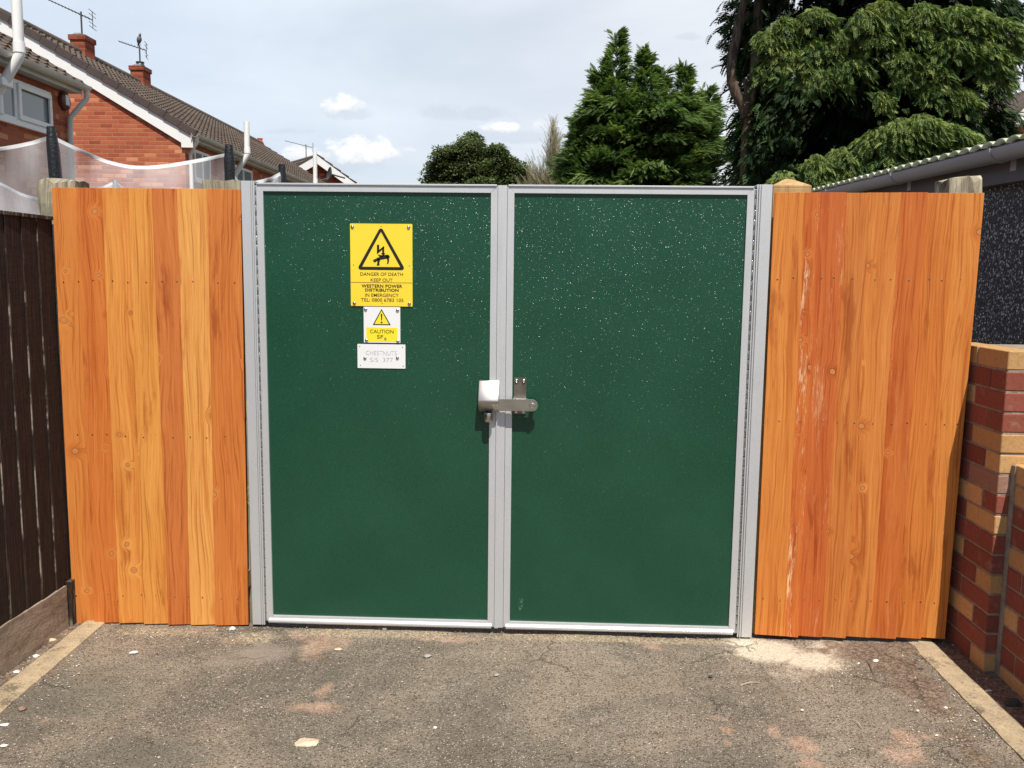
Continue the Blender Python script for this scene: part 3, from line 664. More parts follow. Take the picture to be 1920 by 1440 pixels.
MB().box(-.083, .083, -.045, .075, 0, 2.040).build('shaft', M['fresh'], p0, bevel=.003)
MB().add([(-.083,-.045,2.0405),(.083,-.045,2.0405),(.083,.075,2.0405),(-.083,.075,2.0405),(-.083,-.045,2.050),(.083,-.045,2.050),(.083,.075,2.050),(-.083,.075,2.050),(-.02,.01,2.083),(.01,.01,2.083)],
         [(0,3,2,1),(0,1,5,4),(1,2,6,5),(2,3,7,6),(3,0,4,7),(4,5,9,8),(5,6,9),(6,7,8,9),(7,4,8)]).build('post_cap', M['fresh'], p0)

# ------------------------------------------------------------------ gate
ZT, ZB = 2.030, .030
def jamb(xo, xi, s, label):
    # xo: outer edge, xi: hinge edge ; s=+1 when outer is on the left
    root = thing('gate_post', label, 'gate post', (xo, 0, 0), 0, 'aluminium gate posts'); f = lambda x: x-xo
    w = xi-xo
    cuts = [(0, .70, -.012), (.70, .78, -.004), (.78, .86, -.016), (.86, .92, -.006), (.92, 1.0, -.013)]
    b_ = MB()
    prof = []
    for a, c_, y in cuts: prof += [(w*a, y), (w*c_, y)]
    prof += [(w, .075), (0, .075)]
    b_.prism(prof, [lambda p: (p[0], p[1], .012), lambda p: (p[0], p[1], 2.046)])
    b_.build('post_profile', M['alu'], root, bevel=.0008)
    return root
jl_ = jamb(-1.345, -1.286, 1, 'left aluminium gate post beside the orange boards')
jr_ = jamb(.968, .902, -1, 'right aluminium gate post beside the orange boards')
def hinge(root, x):
    b_ = MB(); n = 46
    for i in range(n):
        z0 = .03+i*(2.0/n); z1 = z0+2.0/n-.004
        b_.lathe([(.0036, 0), (.0042, .001), (.0042, z1-z0-.001), (.0036, z1-z0)], (x, -.008, z0), (0, 0, 1), 8)
    b_.box(x-.0035, x+.0035, -.006, .03, .02, 2.035, 1)
    b_.build('hinge', [M['bolt'], M['black']], root, smooth=True)
def leaf(x0, x1, label, hinge_x, astr):
    root = thing('gate_leaf', label, 'gate', (x0, 0, .03), 0, 'green gate leaves'); 
    f = lambda x: x-x0
    fw = .030; fw_top = .028
    zt, zb = ZT-.03, 0.0
    al = M['alu']
    L = x1-x0
    # stiles and mitred rails
    def stile(a, b_, mit):   # outer a, inner b_
        MB().prism([(a, zb), (b_, zb+fw_top), (b_, zt-fw_top), (a, zt)], [lambda p: (p[0], -.010, p[1]), lambda p: (p[0], .035, p[1])]).build('stile', al, root, bevel=.0012)
    gap = .0006
    stile(0, fw, 1); stile(L, L-fw, 1)
    MB().prism([(gap, zt), (L-gap, zt), (L-fw-gap, zt-fw_top), (fw+gap, zt-fw_top)], [lambda p: (p[0], -.010, p[1]), lambda p: (p[0], .035, p[1])]).build('top_rail', al, root, bevel=.0012)
    MB().prism([(gap, zb), (L-gap, zb), (L-fw-gap, zb+fw_top), (fw+gap, zb+fw_top)], [lambda p: (p[0], -.010, p[1]), lambda p: (p[0], .035, p[1])]).build('bottom_rail', al, root, bevel=.0012)
    # rounded drip bead along the foot, thin lip over the head
    pr = [(-.0102+(-.012)*math.sin(t), .004-.012*math.cos(t)) for t in np.linspace(.0, math.pi, 9)]
    MB().prism(pr, [lambda p: (.012, p[0], p[1]), lambda p: (L-.012, p[0], p[1])]).build('drip_bead', M['bead'], root, smooth=True)
    MB().box(.004, L-.004, -.0155, .034, zt+.0006, zt+.008).build('top_lip', al, root, bevel=.001)
    o = MB().box(fw-.004, L-fw+.004, .0, .022, fw_top-.004, zt-fw_top+.004).build('panel', M['panel'], root)
    # keep the panel's pattern in place coordinates
    me = o.data; me.transform(Matrix.Translation((x0, 0, .03))); o.location = (-x0, 0, -.03)
    hinge(root, hinge_x-x0)
    for ch in root.children:
        if ch.name.startswith('hinge'): ch.location = (0, 0, -.03)
    return root
M['bead'] = simple('bright_bead', (.80, .81, .84), .25, .6)
LX0, LX1, RX0, RX1 = -1.279, -.2145, -.1965, .893
lf = leaf(LX0, LX1, 'left green gate leaf carrying the yellow and white signs', LX0-.0035, 0)
rf = leaf(RX0+.0245, RX1, 'right green gate leaf without any signs', RX1+.0045, 0)
# cover strips at the meeting edge
o = MB().prism([(0, -.016), (.0165, -.016), (.0165, -.0125), (.0185, -.0125), (.0185, .03), (0, .03)], [lambda p: (LX1+.0012+p[0]-LX0, p[1], -.004), lambda p: (LX1+.0012+p[0]-LX0, p[1], 2.004)]).build('meeting_strip', M['alu'], lf, bevel=.0008)
o = MB().prism([(0, -.013), (.0225, -.013), (.0225, .03), (0, .03)], [lambda p: (-.0238+p[0], p[1], -.002), lambda p: (-.0238+p[0], p[1], 2.004)]).build('meeting_strip', M['alu'], rf, bevel=.0008)

# lock housing on the left leaf
def ring_prism(w, h, r, n=5):
    pts = []
    for cx, cy, a0 in ((w/2-r, h/2-r, 0), (-w/2+r, h/2-r, 90), (-w/2+r, -h/2+r, 180), (w/2-r, -h/2+r, 270)):
        for k in range(n+1): a = R(a0+90*k/n); pts.append((cx+r*math.cos(a), cy+r*math.sin(a)))
    return pts
bx0, bx1 = -.2905, -.1995; bz0, bz1 = 1.040, 1.183
cxl, czl = (bx0+bx1)/2-LX0, (bz0+bz1)/2-.03
# a shroud whose upper face slopes back: bright top, shaded lower return
prof = [(.0, bz1-.03), (-.072, bz1-.055-.03), (-.076, bz1-.062-.03), (-.066, bz0+.008-.03), (-.060, bz0-.03), (-.010, bz0-.03)]
prof = [(-.012, bz1-.03), (-.024, bz1-.002-.03), (-.078, bz0+.060-.03), (-.079, bz0+.052-.03), (-.077, bz0+.044-.03), (-.034, bz0+.003-.03), (-.028, bz0-.03), (-.012, bz0-.03)]
MB().prism(prof, [lambda p: (bx0-LX0, p[0], p[1]), lambda p: (bx1-LX0, p[0], p[1])]).build('lock_box', M['white_steel'], lf, bevel=.004, smooth=True, label='pale metal lock shroud at the meeting edge')
lb_ = MB(); lb_.lathe([(.020, 0), (.021, .002), (.021, .034), (.018, .040), (.008, .041)], (cxl+.0, -.045, bz0-.031), (0, 0, -1), 20)
lb_.build('padlock_barrel', M['steel'], lf, smooth=True)
# hasp on the right leaf
hx0, hx1, hz0, hz1 = -.1975, -.026, 1.050, 1.104
hr = rf; ox = RX0+.0245
def hp(pts): return [(p[0]-ox, p[1]-.03) for p in pts]
rr_ = (hz1-hz0)/2; arc = [(hx1-rr_+rr_*math.sin(t), (hz0+hz1)/2-rr_*math.cos(t)) for t in np.linspace(0, math.pi, 13)]
hasp = MB().prism(hp([(hx0, hz0)]+arc+[(hx0, hz1)]), [lambda p: (p[0], -.058, p[1]), lambda p: (p[0], -.050, p[1])]).build('hasp_bar', M['steel'], hr, bevel=.0012)
MB().lathe([(.0125, 0), (.0125, .012), (.0105, .013), (.0105, .0075), (.004, .0075), (.004, .012), (.0005, .012)], (-.0505-ox, -.058, 1.076-.03), (0, -1, 0), 18).build('pivot_bolt', M['bolt'], hasp, smooth=True)
MB().lathe([(.010, 0), (.010, .04)], (-.0505-ox, -.010, 1.076-.03), (0, -1, 0), 14).build('spacer', M['darkmetal'], hr, smooth=True)
pl = MB().prism(hp([(-.135, 1.030), (-.080, 1.030), (-.080, 1.193), (-.135, 1.193)]), [lambda p: (p[0], -.007, p[1]), lambda p: (p[0], -.0003, p[1])]).build('fixing_plate', simple('brown_steel_plate', (.22, .19, .165), .35, .8, .05, 80, .2), hr, bevel=.001)
MB().box(-.137-ox, -.078-ox, -.050, -.008, 1.1042-.03, 1.110-.03).build('staple', M['steel'], hr, bevel=.001)
def dome(parent, x, z, y, r=.0085, h=.006, name='bolt', m=None):
    return MB().lathe([(r, 0), (r, h*.2), (r*.86, h*.6), (r*.55, h*.9), (r*.15, h)], (x, y, z), (0, -1, 0), 16).build(name, m or M['bolt'], parent, smooth=True)
dome(pl, -.124-ox, 1.180-.03, -.007, .0095, .009); dome(pl, -.091-ox, 1.180-.03, -.007, .0095, .009)
dome(pl, -.124-ox, 1.040-.03, -.007, .0095, .006); dome(pl, -.091-ox, 1.040-.03, -.007, .0095, .006)

# ------------------------------------------------------------------ signs
def text_mesh(name, body, size, cx, zbase, y, m, parent, bold=0.0, width=None, sx=1.0, space=1.0):
    cu = bpy.data.curves.new('t', 'FONT'); cu.body = body; cu.size = size; cu.align_x = 'CENTER'; cu.offset = bold; cu.space_character = space; cu.resolution_u = 4
    cu.fill_mode = 'FRONT'
    to = bpy.data.objects.new('t', cu); COL.objects.link(to); bpy.context.view_layer.update()
    me = bpy.data.meshes.new_from_object(to.evaluated_get(bpy.context.evaluated_depsgraph_get()))
    bpy.data.objects.remove(to)
    n = len(me.vertices); co = np.zeros(n*3); me.vertices.foreach_get('co', co); co = co.reshape(-1, 3)
    x = co[:, 0]-(co[:, 0].min()+co[:, 0].max())/2
    k = sx if width is None else width/(x.max()-x.min())
    new = np.column_stack([x*k+cx, np.full(n, y), co[:, 1]+zbase]); me.vertices.foreach_set('co', new.ravel()); me.update()
    me.materials.clear(); me.materials.append(m); me.name = name
    return link_mesh(name, me, parent)
def flat(name, pts, y, m, parent):
    return MB().prism(pts, [lambda p: (p[0], y, p[1]), lambda p: (p[0], y+.0003, p[1])]).build(name, m, parent)
def round_poly(c, r, n=5):   # round the corners of a convex polygon
    out = []; N = len(c)
    for i in range(N):
        p, a, b_ = Vector(c[i]), Vector(c[i-1]), Vector(c[(i+1) % N]); u_ = (a-p).normalized(); w_ = (b_-p).normalized()
        ang = math.acos(max(-1, min(1, u_.dot(w_)))); d_ = r/math.tan(ang/2); ctr = p+(u_+w_).normalized()*(r/math.sin(ang/2))
        s_, e_ = p+u_*d_-ctr, p+w_*d_-ctr; a0 = math.atan2(s_.y, s_.x); a1 = math.atan2(e_.y, e_.x)
        da = (a1-a0+math.pi) % (2*math.pi)-math.pi
        out += [(ctr.x+r*math.cos(a0+da*k/n), ctr.y+r*math.sin(a0+da*k/n)) for k in range(n+1)]
    return out
def ringmesh(outer, inner, y, name, m, parent):
    # both with the same number of points
    n = len(outer); vs = [(p[0], y, p[1]) for p in outer]+[(p[0], y, p[1]) for p in inner]
    return MB().add(vs, [(k, (k+1) % n, n+(k+1) % n, n+k) for k in range(n)]).build(name, m, parent, recalc=False)
W1, H1 = .276, .362
sg = thing('danger_sign', 'large yellow danger of death sign with a black warning triangle, top of the three', 'sign', (-.728, -.0005, 1.504), 0, 'signs on the left gate leaf')
MB().prism(ring_prism(W1, H1, .004), [lambda p: (p[0], -.004, p[1]+H1/2), lambda p: (p[0], 0, p[1]+H1/2)]).build('sign_plate', M['yellow'], sg)
Yp = -.0046
def tri(cx, zb, w, h, r): return round_poly([(cx-w/2, zb), (cx+w/2, zb), (cx, zb+h)], r)
ringmesh(tri(-.001, .160, .218, .192, .0105), tri(-.001, .1735, .170, .1535, .0015), Yp, 'warning_triangle', M['printblack'], sg)
# symbol: zigzag bolt and falling figure, measured off the sign (sign pixels: 525 wide = .276 m)
k_ = .276/525
def sp(pts): return [((x-425)*k_-.001, H1-(y-132)*k_*H1/(695*k_)) for x, y in pts]
sym = MB()
def poly(mb, pts, y=Yp): mb.add([(p[0], y, p[1]) for p in sp(pts)], [tuple(range(len(pts)))])
for q in [[(390,308),(410,308),(410,356),(390,386)], [(390,366),(452,316),(452,334),(390,388)], [(434,332),(452,318),(452,382),(434,382)], [(424,378),(462,378),(444,402)],
          [(488,392),(498,402),(497,416),(488,424),(475,421),(468,410),(472,396),(480,390)],
          [(438,396),(476,390),(484,408),(470,424),(446,430),(418,434),(400,436),(394,420),(418,404)],
          [(402,390),(420,394),(442,396),(438,410),(414,406),(400,400)],
          [(478,414),(492,426),(493,444),(484,470),(474,468),(479,442),(474,428),(466,418)],
          [(396,414),(406,434),(380,452),(366,444),(364,430),(382,426)], [(384,450),(368,444),(356,432),(357,446),(370,458)],
          [(396,426),(420,430),(411,454),(411,482),(396,484),(386,478),(392,468),(392,448)]]: poly(sym, q)
sym.build('hazard_symbol', M['printblack'], sg, recalc=False)
def ln(body, y0, y1, x0, x1, bold=0, m=None, par=None, space=1.0, kk=None):
    par = par or sg; z = (H1-(y1-132)*(H1/695)); h = (y1-y0)*H1/695
    return text_mesh('lettering', body, h/.72, ((x0+x1)/2-425)*k_-.001, z, Yp, m or M['printblack'], par, bold, (x1-x0)*k_, 1, space)
ln('DANGER OF DEATH', 540, 569, 247, 610, .0001); ln('KEEP OUT', 590, 618, 335, 522, .0001)
flat('rule', [(-.1365, H1-(625-132)*H1/695), (.1365, H1-(625-132)*H1/695), (.1365, H1-(628-132)*H1/695), (-.1365, H1-(628-132)*H1/695)], Yp, M['printblack'], sg)
ln('WESTERN POWER', 642, 669, 257, 603, .0006, space=1.08); ln('DISTRIBUTION', 677, 702, 287, 572, .0006, space=1.06)
ln('IN EMERGENCY', 718, 747, 286, 572, .0001); ln('TEL: 0800 6783 105', 759, 788, 250, 612, .0001)
for x, y in ((-.127, H1-.014), (.122, H1-.014), (-.122, .013), (.124, .013)): dome(sg, x, y, -.0042, .0078, .006)
for x, y in ((0, H1-.012), (-.124, H1*.50), (.124, H1*.495), (.002, .013)):
    MB().lathe([(.0022, 0), (.0022, .0006)], (x, -.0041, y), (0, -1, 0), 10).build('screw_hole', M['hole'], sg)
W2, H2 = .164, .160
s2 = thing('caution_sign', 'small white sign with yellow caution triangle, middle of the three', 'sign', (-.7275, -.0005, 1.341), 0, 'signs on the left gate leaf')
MB().prism(ring_prism(W2, H2, .002), [lambda p: (p[0], -.003, p[1]+H2/2), lambda p: (p[0], 0, p[1]+H2/2)]).build('sign_plate', M['signwhite'], s2)
q2 = W2/308
def s2p(x, y): return ((x-434)*q2, H2-(y-835)*(H2/303))
flat('yellow_field', round_poly([s2p(300, 1128), s2p(566, 1128), s2p(566, 1008), s2p(300, 1008)], .004), -.0035, M['yellow_print'], s2)
a_, b2, c2 = s2p(356, 988), s2p(508, 988), s2p(431, 852)
flat('triangle_border', [a_, b2, c2], -.0036, M['printblack'], s2)
flat('triangle_field', [s2p(371, 980), s2p(493, 980), s2p(431, 868)], -.0040, M['yellow_print'], s2)
ex = MB()
ex.add([(p[0], -.0045, p[1]) for p in (s2p(425, 893), s2p(438, 893), s2p(435, 950), s2p(428, 950))], [(0,1,2,3)])
ex.add([(p[0], -.0045, p[1]) for p in (s2p(424, 959), s2p(439, 959), s2p(439, 972), s2p(424, 972))], [(0,1,2,3)])
ex.build('exclamation_mark', M['printblack'], s2, recalc=False)
def l2(body, x0, x1, y0, y1, bold=.0001): 
    p, q = s2p(x0, y1), s2p(x1, y0); text_mesh('lettering', body, (q[1]-p[1])/.72, (p[0]+q[0])/2, p[1], -.0040, M['printblack'], s2, bold, q[0]-p[0])
l2('CAUTION', 333, 532, 1026, 1058); l2('SF', 391, 445, 1071, 1103); l2('6', 453, 472, 1089, 1117)
for x, y in ((298, 857), (566, 862), (303, 1119), (568, 1124)): p = s2p(x, y); dome(s2, p[0], p[1], -.003, .0078, .006)
W3, H3 = .216, .108
s3 = thing('name_plate', 'white engraved name plate, lowest of the three signs', 'sign', (-.731, -.0005, 1.226), 0, 'signs on the left gate leaf')
MB().prism(ring_prism(W3, H3, .002), [lambda p: (p[0], -.003, p[1]+H3/2), lambda p: (p[0], 0, p[1]+H3/2)]).build('sign_plate', M['signwhite'], s3)
def s3p(x, y): return ((x-430)*W3/410, H3-(y-1151)*(H3/203))
def l3(body, x0, x1, y0, y1): 
    p, q = s3p(x0, y1), s3p(x1, y0); text_mesh('lettering', body, (q[1]-p[1])/.72, (p[0]+q[0])/2, p[1], -.0035, M['engrave'], s3, -.0004, q[0]-p[0])
l3('CHESTNUTS', 297, 562, 1205, 1243); l3('S/S  377', 333, 528, 1262, 1300)
for x, y in ((289, 1268), (567, 1262)): p = s3p(x, y); dome(s3, p[0], p[1], -.003, .0075, .006)
for x, y in ((245, 1171), (612, 1174), (249, 1331), (616, 1333)):
    p = s3p(x, y); MB().lathe([(.0022, 0), (.0022, .0006)], (p[0], -.0031, p[1]), (0, -1, 0), 10).build('screw_hole', M['hole'], s3)

# ------------------------------------------------------------------ dark fence on the left
df = thing('dark_fence', 'dark brown vertical board fence along the left side of the drive', 'fence', (-2.2, 0, 0))
pitch = .115
for i in range(26):
    y1 = -.012-i*pitch; y0 = y1-pitch-.012
    n = 16; vs = []
    z0b, z1b = .205, 1.868-.0006*i
    for k in range(n+1):
        t = k/n; z = z0b+(z1b-z0b)*t; w = .003*mn.noise(Vector((i*3.3, z*1.7, 0)))
        # near edge thick and proud, far edge thin and tucked behind the neighbour
        vs += [(-.002, y1, z), (-.020, y1, z), (-.020, y0+w, z), (.004, y0+w, z)]
    fs = [(k*4+j, k*4+(j+1) % 4, (k+1)*4+(j+1) % 4, (k+1)*4+j) for k in range(n) for j in range(4)]+[(3,2,1,0), tuple(n*4+j for j in range(4))]
    o = MB().add(vs, fs).build('board', M['darkboard'], df, off=(0, y0, 0), bevel=.001); o.location = (0, y0, 0)
MB().box(-.045, .010, -3.2, -.004, 1.868, 1.884).build('cap_rail', M['darkboard'], df, bevel=.002)
for z in (.45, 1.1, 1.7): MB().box(-.07, -.0205, -3.2, -.02, z-.035, z+.035).build('rail', M['darkboard'], df)
def gboard():
    m, g, b = mat('stained_gravel_board'); p = g.co(); x, y, z = g.sep(p)
    n = g.noise(g.map(p, sc=(1, 1.6, 4)), 2.6, 6, .7, .2); f = g.noise(p, 60, 4, .7)
    c = g.mix(g.ss(n, .35, .65), (.20, .155, .115), (.36, .29, .22)); c = g.mix(g.m('MULTIPLY', g.ss(f, .5, .7), .4), c, (.09, .07, .05))
    g.put(b, 'Base Color', c); g.put(b, 'Roughness', .95); g.put(b, 'Normal', g.bump(g.m('ADD', n, g.m('MULTIPLY', f, .3)), .8, .01)); return m
gbm = gboard()
vs = []; N = 70
for i in range(N+1):
    y = -.075-3.1*i/N; 
    vs += [(-.03, y, -.02), (.014+.003*mn.noise(Vector((y*4, 0, 0))), y, -.02), (.012+.003*mn.noise(Vector((y*5, 3, 0))), y, .11), (.012, y, .203+.006*mn.noise(Vector((y*7, 7, 0)))), (-.03, y, .2)]
MB().add(vs, [(i*5+k, i*5+(k+1) % 5, (i+1)*5+(k+1) % 5, (i+1)*5+k) for i in range(N) for k in range(5)]+[(0,1,2,3,4), (N*5+4,N*5+3,N*5+2,N*5+1,N*5)]).build('gravel_board', gbm, df, smooth=True)
MB().box(-.02, .022, -.060, -.008, -.01, .215).build('foot_post', M['darkboard'], df, bevel=.002)

# ------------------------------------------------------------------ brick pier and low wall on the right
def brickmat():
    m, g, b = mat('facing_brick'); p = g.co(); at_ = g.n('ShaderNodeAttribute', attribute_name='bcol'); c = at_.outputs['Color']
    n = g.noise(p, 60, 5, .7); n2 = g.noise(p, 14, 4, .6)
    c = g.mix(g.m('MULTIPLY', g.ss(n, .45, .7), .5), c, g.mix(1, c, (.55, .52, .5), 'MULTIPLY')); sp_ = g.noise(p, 240, 2, .6); c = g.mix(g.m('MULTIPLY', g.ss(sp_, .58, .72), .5), c, (.10, .07, .055)); ef = g.noise(p, 9, 5, .7); c = g.mix(g.m('MULTIPLY', g.ss(ef, .56, .72), .35), c, (.42, .36, .30)); c = g.mix(g.m('MULTIPLY', g.ss(n2, .55, .75), .3), c, g.mix(1, c, (1.25, 1.2, 1.2), 'MULTIPLY'))
    g.put(b, 'Base Color', c); g.put(b, 'Roughness', .85); g.put(b, 'Specular IOR Level', .3); g.put(b, 'Normal', g.bump(n, .45, .004)); return m
M['brick'] = brickmat()
M['mortar'] = simple('sandy_mortar', (.29, .235, .185), .95, 0, .6, 90, .2)
BR, BR2, BY, BP = lin(138, 76, 62), lin(114, 62, 50), lin(198, 156, 104), lin(160, 122, 104)
def bricks_obj(name, rows, root, m=None):
    """rows: list of (x0,x1,y0,y1,z0,z1,colour)"""
    V, F, Cc = [], [], []
    for (x0, x1, y0, y1, z0, z1, c_) in rows:
        bm = bmesh.new(); j = .0012
        x0 += rnd(-j, j); y0 += rnd(-j, j); v_ = rnd(.82, 1.14); c_ = tuple(a*v_ for a in c_)
        vs = [bm.verts.new(p) for p in ((x0,y0,z0),(x1,y0,z0),(x1,y1,z0),(x0,y1,z0),(x0,y0,z1),(x1,y0,z1),(x1,y1,z1),(x0,y1,z1))]
        for f in ((0,3,2,1),(4,5,6,7),(0,1,5,4),(1,2,6,5),(2,3,7,6),(3,0,4,7)): bm.faces.new([vs[i] for i in f])
        bmesh.ops.bevel(bm, geom=list(bm.edges), offset=.003, segments=1, affect='EDGES')
        bm.verts.index_update(); o_ = len(V)
        for v in bm.verts: V.append(tuple(v.co+mn.noise_vector(v.co*40)*.0008)); Cc += [*c_, 1]
        F += [tuple(v.index+o_ for v in f.verts) for f in bm.faces]; bm.free()
    me = bpy.data.meshes.new(name); me.from_pydata(V, [], F)
    a = me.attributes.new('bcol', 'FLOAT_COLOR', 'POINT'); a.data.foreach_set('color', Cc)
    me.materials.append(m or M['brick']); return link_mesh(name, me, root)
PX, PYN = 1.868, -.300      # side plane, front plane
CH = 1.366/16.0; MJ = .010; BL = .245
pier = thing('brick_pier', 'tall brick pier of mixed red and yellow bricks with pale yellow top course', 'brick pier', (PX, 0, 0))
side = ['YYf', 'RRh', 'YRf', 'RRh', 'RYf', 'RYh', 'RRf', 'YRh', 'RYf', 'RRh', 'YRf', 'RYh', 'RRf', 'YRh', 'RRf', 'RYh', 'RRf']
frontc = [BY, BR, BR, BR, BY, BY, BP, BR, BY, BR, BR2, BY, BR, BR2, BR, BY, BR]
rows = []; cm = {'Y': BY, 'R': BR}
PYF = .20; PW = .45
for i, s_ in enumerate(side):
    z1 = 1.366-i*CH; z0 = z1-CH+MJ
    near = BL if s_[2] == 'f' else BL/2-.005
    ya = PYN; colr = cm[s_[1]]
    # corner brick: runs back `near` on the side, and the other way on the front
    wid = BL/2-.005 if s_[2] == 'f' else BL
    fc = colr if random.random() < .7 else frontc[i]
    fc = colr
    rows.append((0, wid, ya, ya+near, z0, z1, colr if i not in (6,) else BP))
    y = ya+near+MJ; first = True
    while y < PYF-.03:
        e = min(y+BL, PYF); rows.append((0, .11, y, e, z0, z1, cm[s_[0]] if first else random.choice((BR, BR, BY)))); y = e+MJ; first = False
    x = wid+MJ
    while x < PW-.02:
        e = min(x+BL, PW); rows.append((x, e, ya, ya+.11, z0, z1, frontc[i])); x = e+MJ
bo = bricks_obj('bricks', rows, pier)
MB().box(.004, PW-.004, PYN+.004, PYF-.002, -.05, 1.358).build('mortar', M['mortar'], pier)
MB().add([(.215,PYN-.0012,1.085),(.24,PYN-.0012,1.075),(.25,PYN-.0012,1.105),(.235,PYN-.0012,1.15),(.22,PYN-.0012,1.13)], [(0,1,2,3,4)]).build('paint_splash', M['signwhite'], pier)
LWX, LWT = 1.922, .905
lw = thing('brick_wall', 'low wall of red and yellow bricks running forward from the pier', 'brick wall', (LWX, PYN, 0))
rows = []; nrow = 11
pat = ['Y', 'Y', 'R', 'R', 'Y', 'R', 'R', 'Y', 'R', 'R', 'Y']
for i in range(nrow):
    z1 = LWT-i*CH; z0 = z1-CH+MJ; y = -.006; k = 0; ln_ = BL/2-.005 if i % 2 else BL
    while y > -3.2:
        L_ = ln_ if k == 0 else BL
        c_ = cm[pat[i]] if (k == 0) else (BY if random.random() < .28 else BR)
        if i == 0: c_ = BY
        rows.append((0, .215 if i == 0 else .10, y-L_, y, z0, z1, c_)); y -= L_+MJ; k += 1
bricks_obj('bricks', rows, lw)
MB().box(.004, .235, -3.2, -.003, -.05, LWT-.008).build('mortar', M['mortar'], lw)
MB().box(-.006, .0035, -.028, -.0015, 0, LWT-.004).build('mortar_joint', M['mortar'], lw, bevel=.002)

# ------------------------------------------------------------------ garage on the right
ga = thing('garage', 'low garage with dark pebbledash wall and grey gutter right of the fence', 'garage', (2.62, 0, 0))
gy0, gy1 = -2.0, 5.4
MB().box(0, 3.2, gy0, gy1, 0, 2.25).build('wall', M['pebbledash'], ga)
zE = lambda y: 2.338+.0185*y
MB().hexa([(-.055,gy0,zE(gy0)-.17),(0.02,gy0,zE(gy0)-.17),(0.02,gy1,zE(gy1)-.17),(-.055,gy1,zE(gy1)-.17),(-.055,gy0,zE(gy0)+.045),(0.02,gy0,zE(gy0)+.045),(0.02,gy1,zE(gy1)+.045),(-.055,gy1,zE(gy1)+.045)]).build('fascia', M['fasciagrey'], ga)
def half_round(r, cx, y0, y1, zf, name, m, parent, t=.004, n=14):
    outer = [(cx+r*math.cos(a), r*math.sin(a)) for a in np.linspace(math.pi, 2*math.pi, n)]
    inner = [(cx+(r-t)*math.cos(a), (r-t)*math.sin(a)) for a in np.linspace(2*math.pi, math.pi, n)]
    return MB().prism(outer+inner, [lambda p: (p[0], y0, p[1]+zf(y0)), lambda p: (p[0], y1, p[1]+zf(y1))]).build(name, m, parent, smooth=True)
gt = half_round(.068, -.124, gy0, gy1+.05, lambda y: zE(y)+.004, 'gutter', M['gutter'], ga)
for y in (-.9, .15, 1.15, 2.55, 4.0):
    zf = zE(y)
    b_ = MB(); r_ = .074; outer = [(-.124+r_*math.cos(a), zf+.004+r_*math.sin(a)) for a in np.linspace(math.pi*.98, 2.02*math.pi, 16)]; inner = [(-.124+(r_-.006)*math.cos(a), zf+.004+(r_-.006)*math.sin(a)) for a in np.linspace(2.02*math.pi, math.pi*.98, 16)]
    b_.prism(outer+inner, [lambda p: (p[0], y-.014, p[1]), lambda p: (p[0], y+.014, p[1])]); b_.box(-.0555, -.05, y-.03, y+.03, zf-.11, zf+.02)
    b_.build('gutter_bracket', M['gutter'], gt, smooth=True)
xs = np.array([-.085, -.082, .4, 1.2, 2.2, 3.3]); cy = np.arange(gy0-.05, gy1+.08, .012); P_ = .140
vs = []; fs = []
for j, xx in enumerate(xs):
    for yy in cy: vs.append((xx, yy, zE(yy)+.052+.026*abs(math.cos(math.pi*yy/P_))**.8+(xx+.085)*.05))
nn = len(vs)
for j, xx in enumerate(xs):
    for yy in cy: vs.append((xx, yy, zE(yy)+.046+.026*abs(math.cos(math.pi*yy/P_))**.8+(xx+.085)*.05-.003))
ny = len(cy)
for j in range(len(xs)-1):
    for i in range(ny-1): fs += [(j*ny+i, (j+1)*ny+i, (j+1)*ny+i+1, j*ny+i+1), (nn+j*ny+i, nn+j*ny+i+1, nn+(j+1)*ny+i+1, nn+(j+1)*ny+i)]
for i in range(ny-1): fs.append((i, i+1, nn+i+1, nn+i))
MB().add(vs, fs).build('roof', M['corr'], ga, smooth=True)

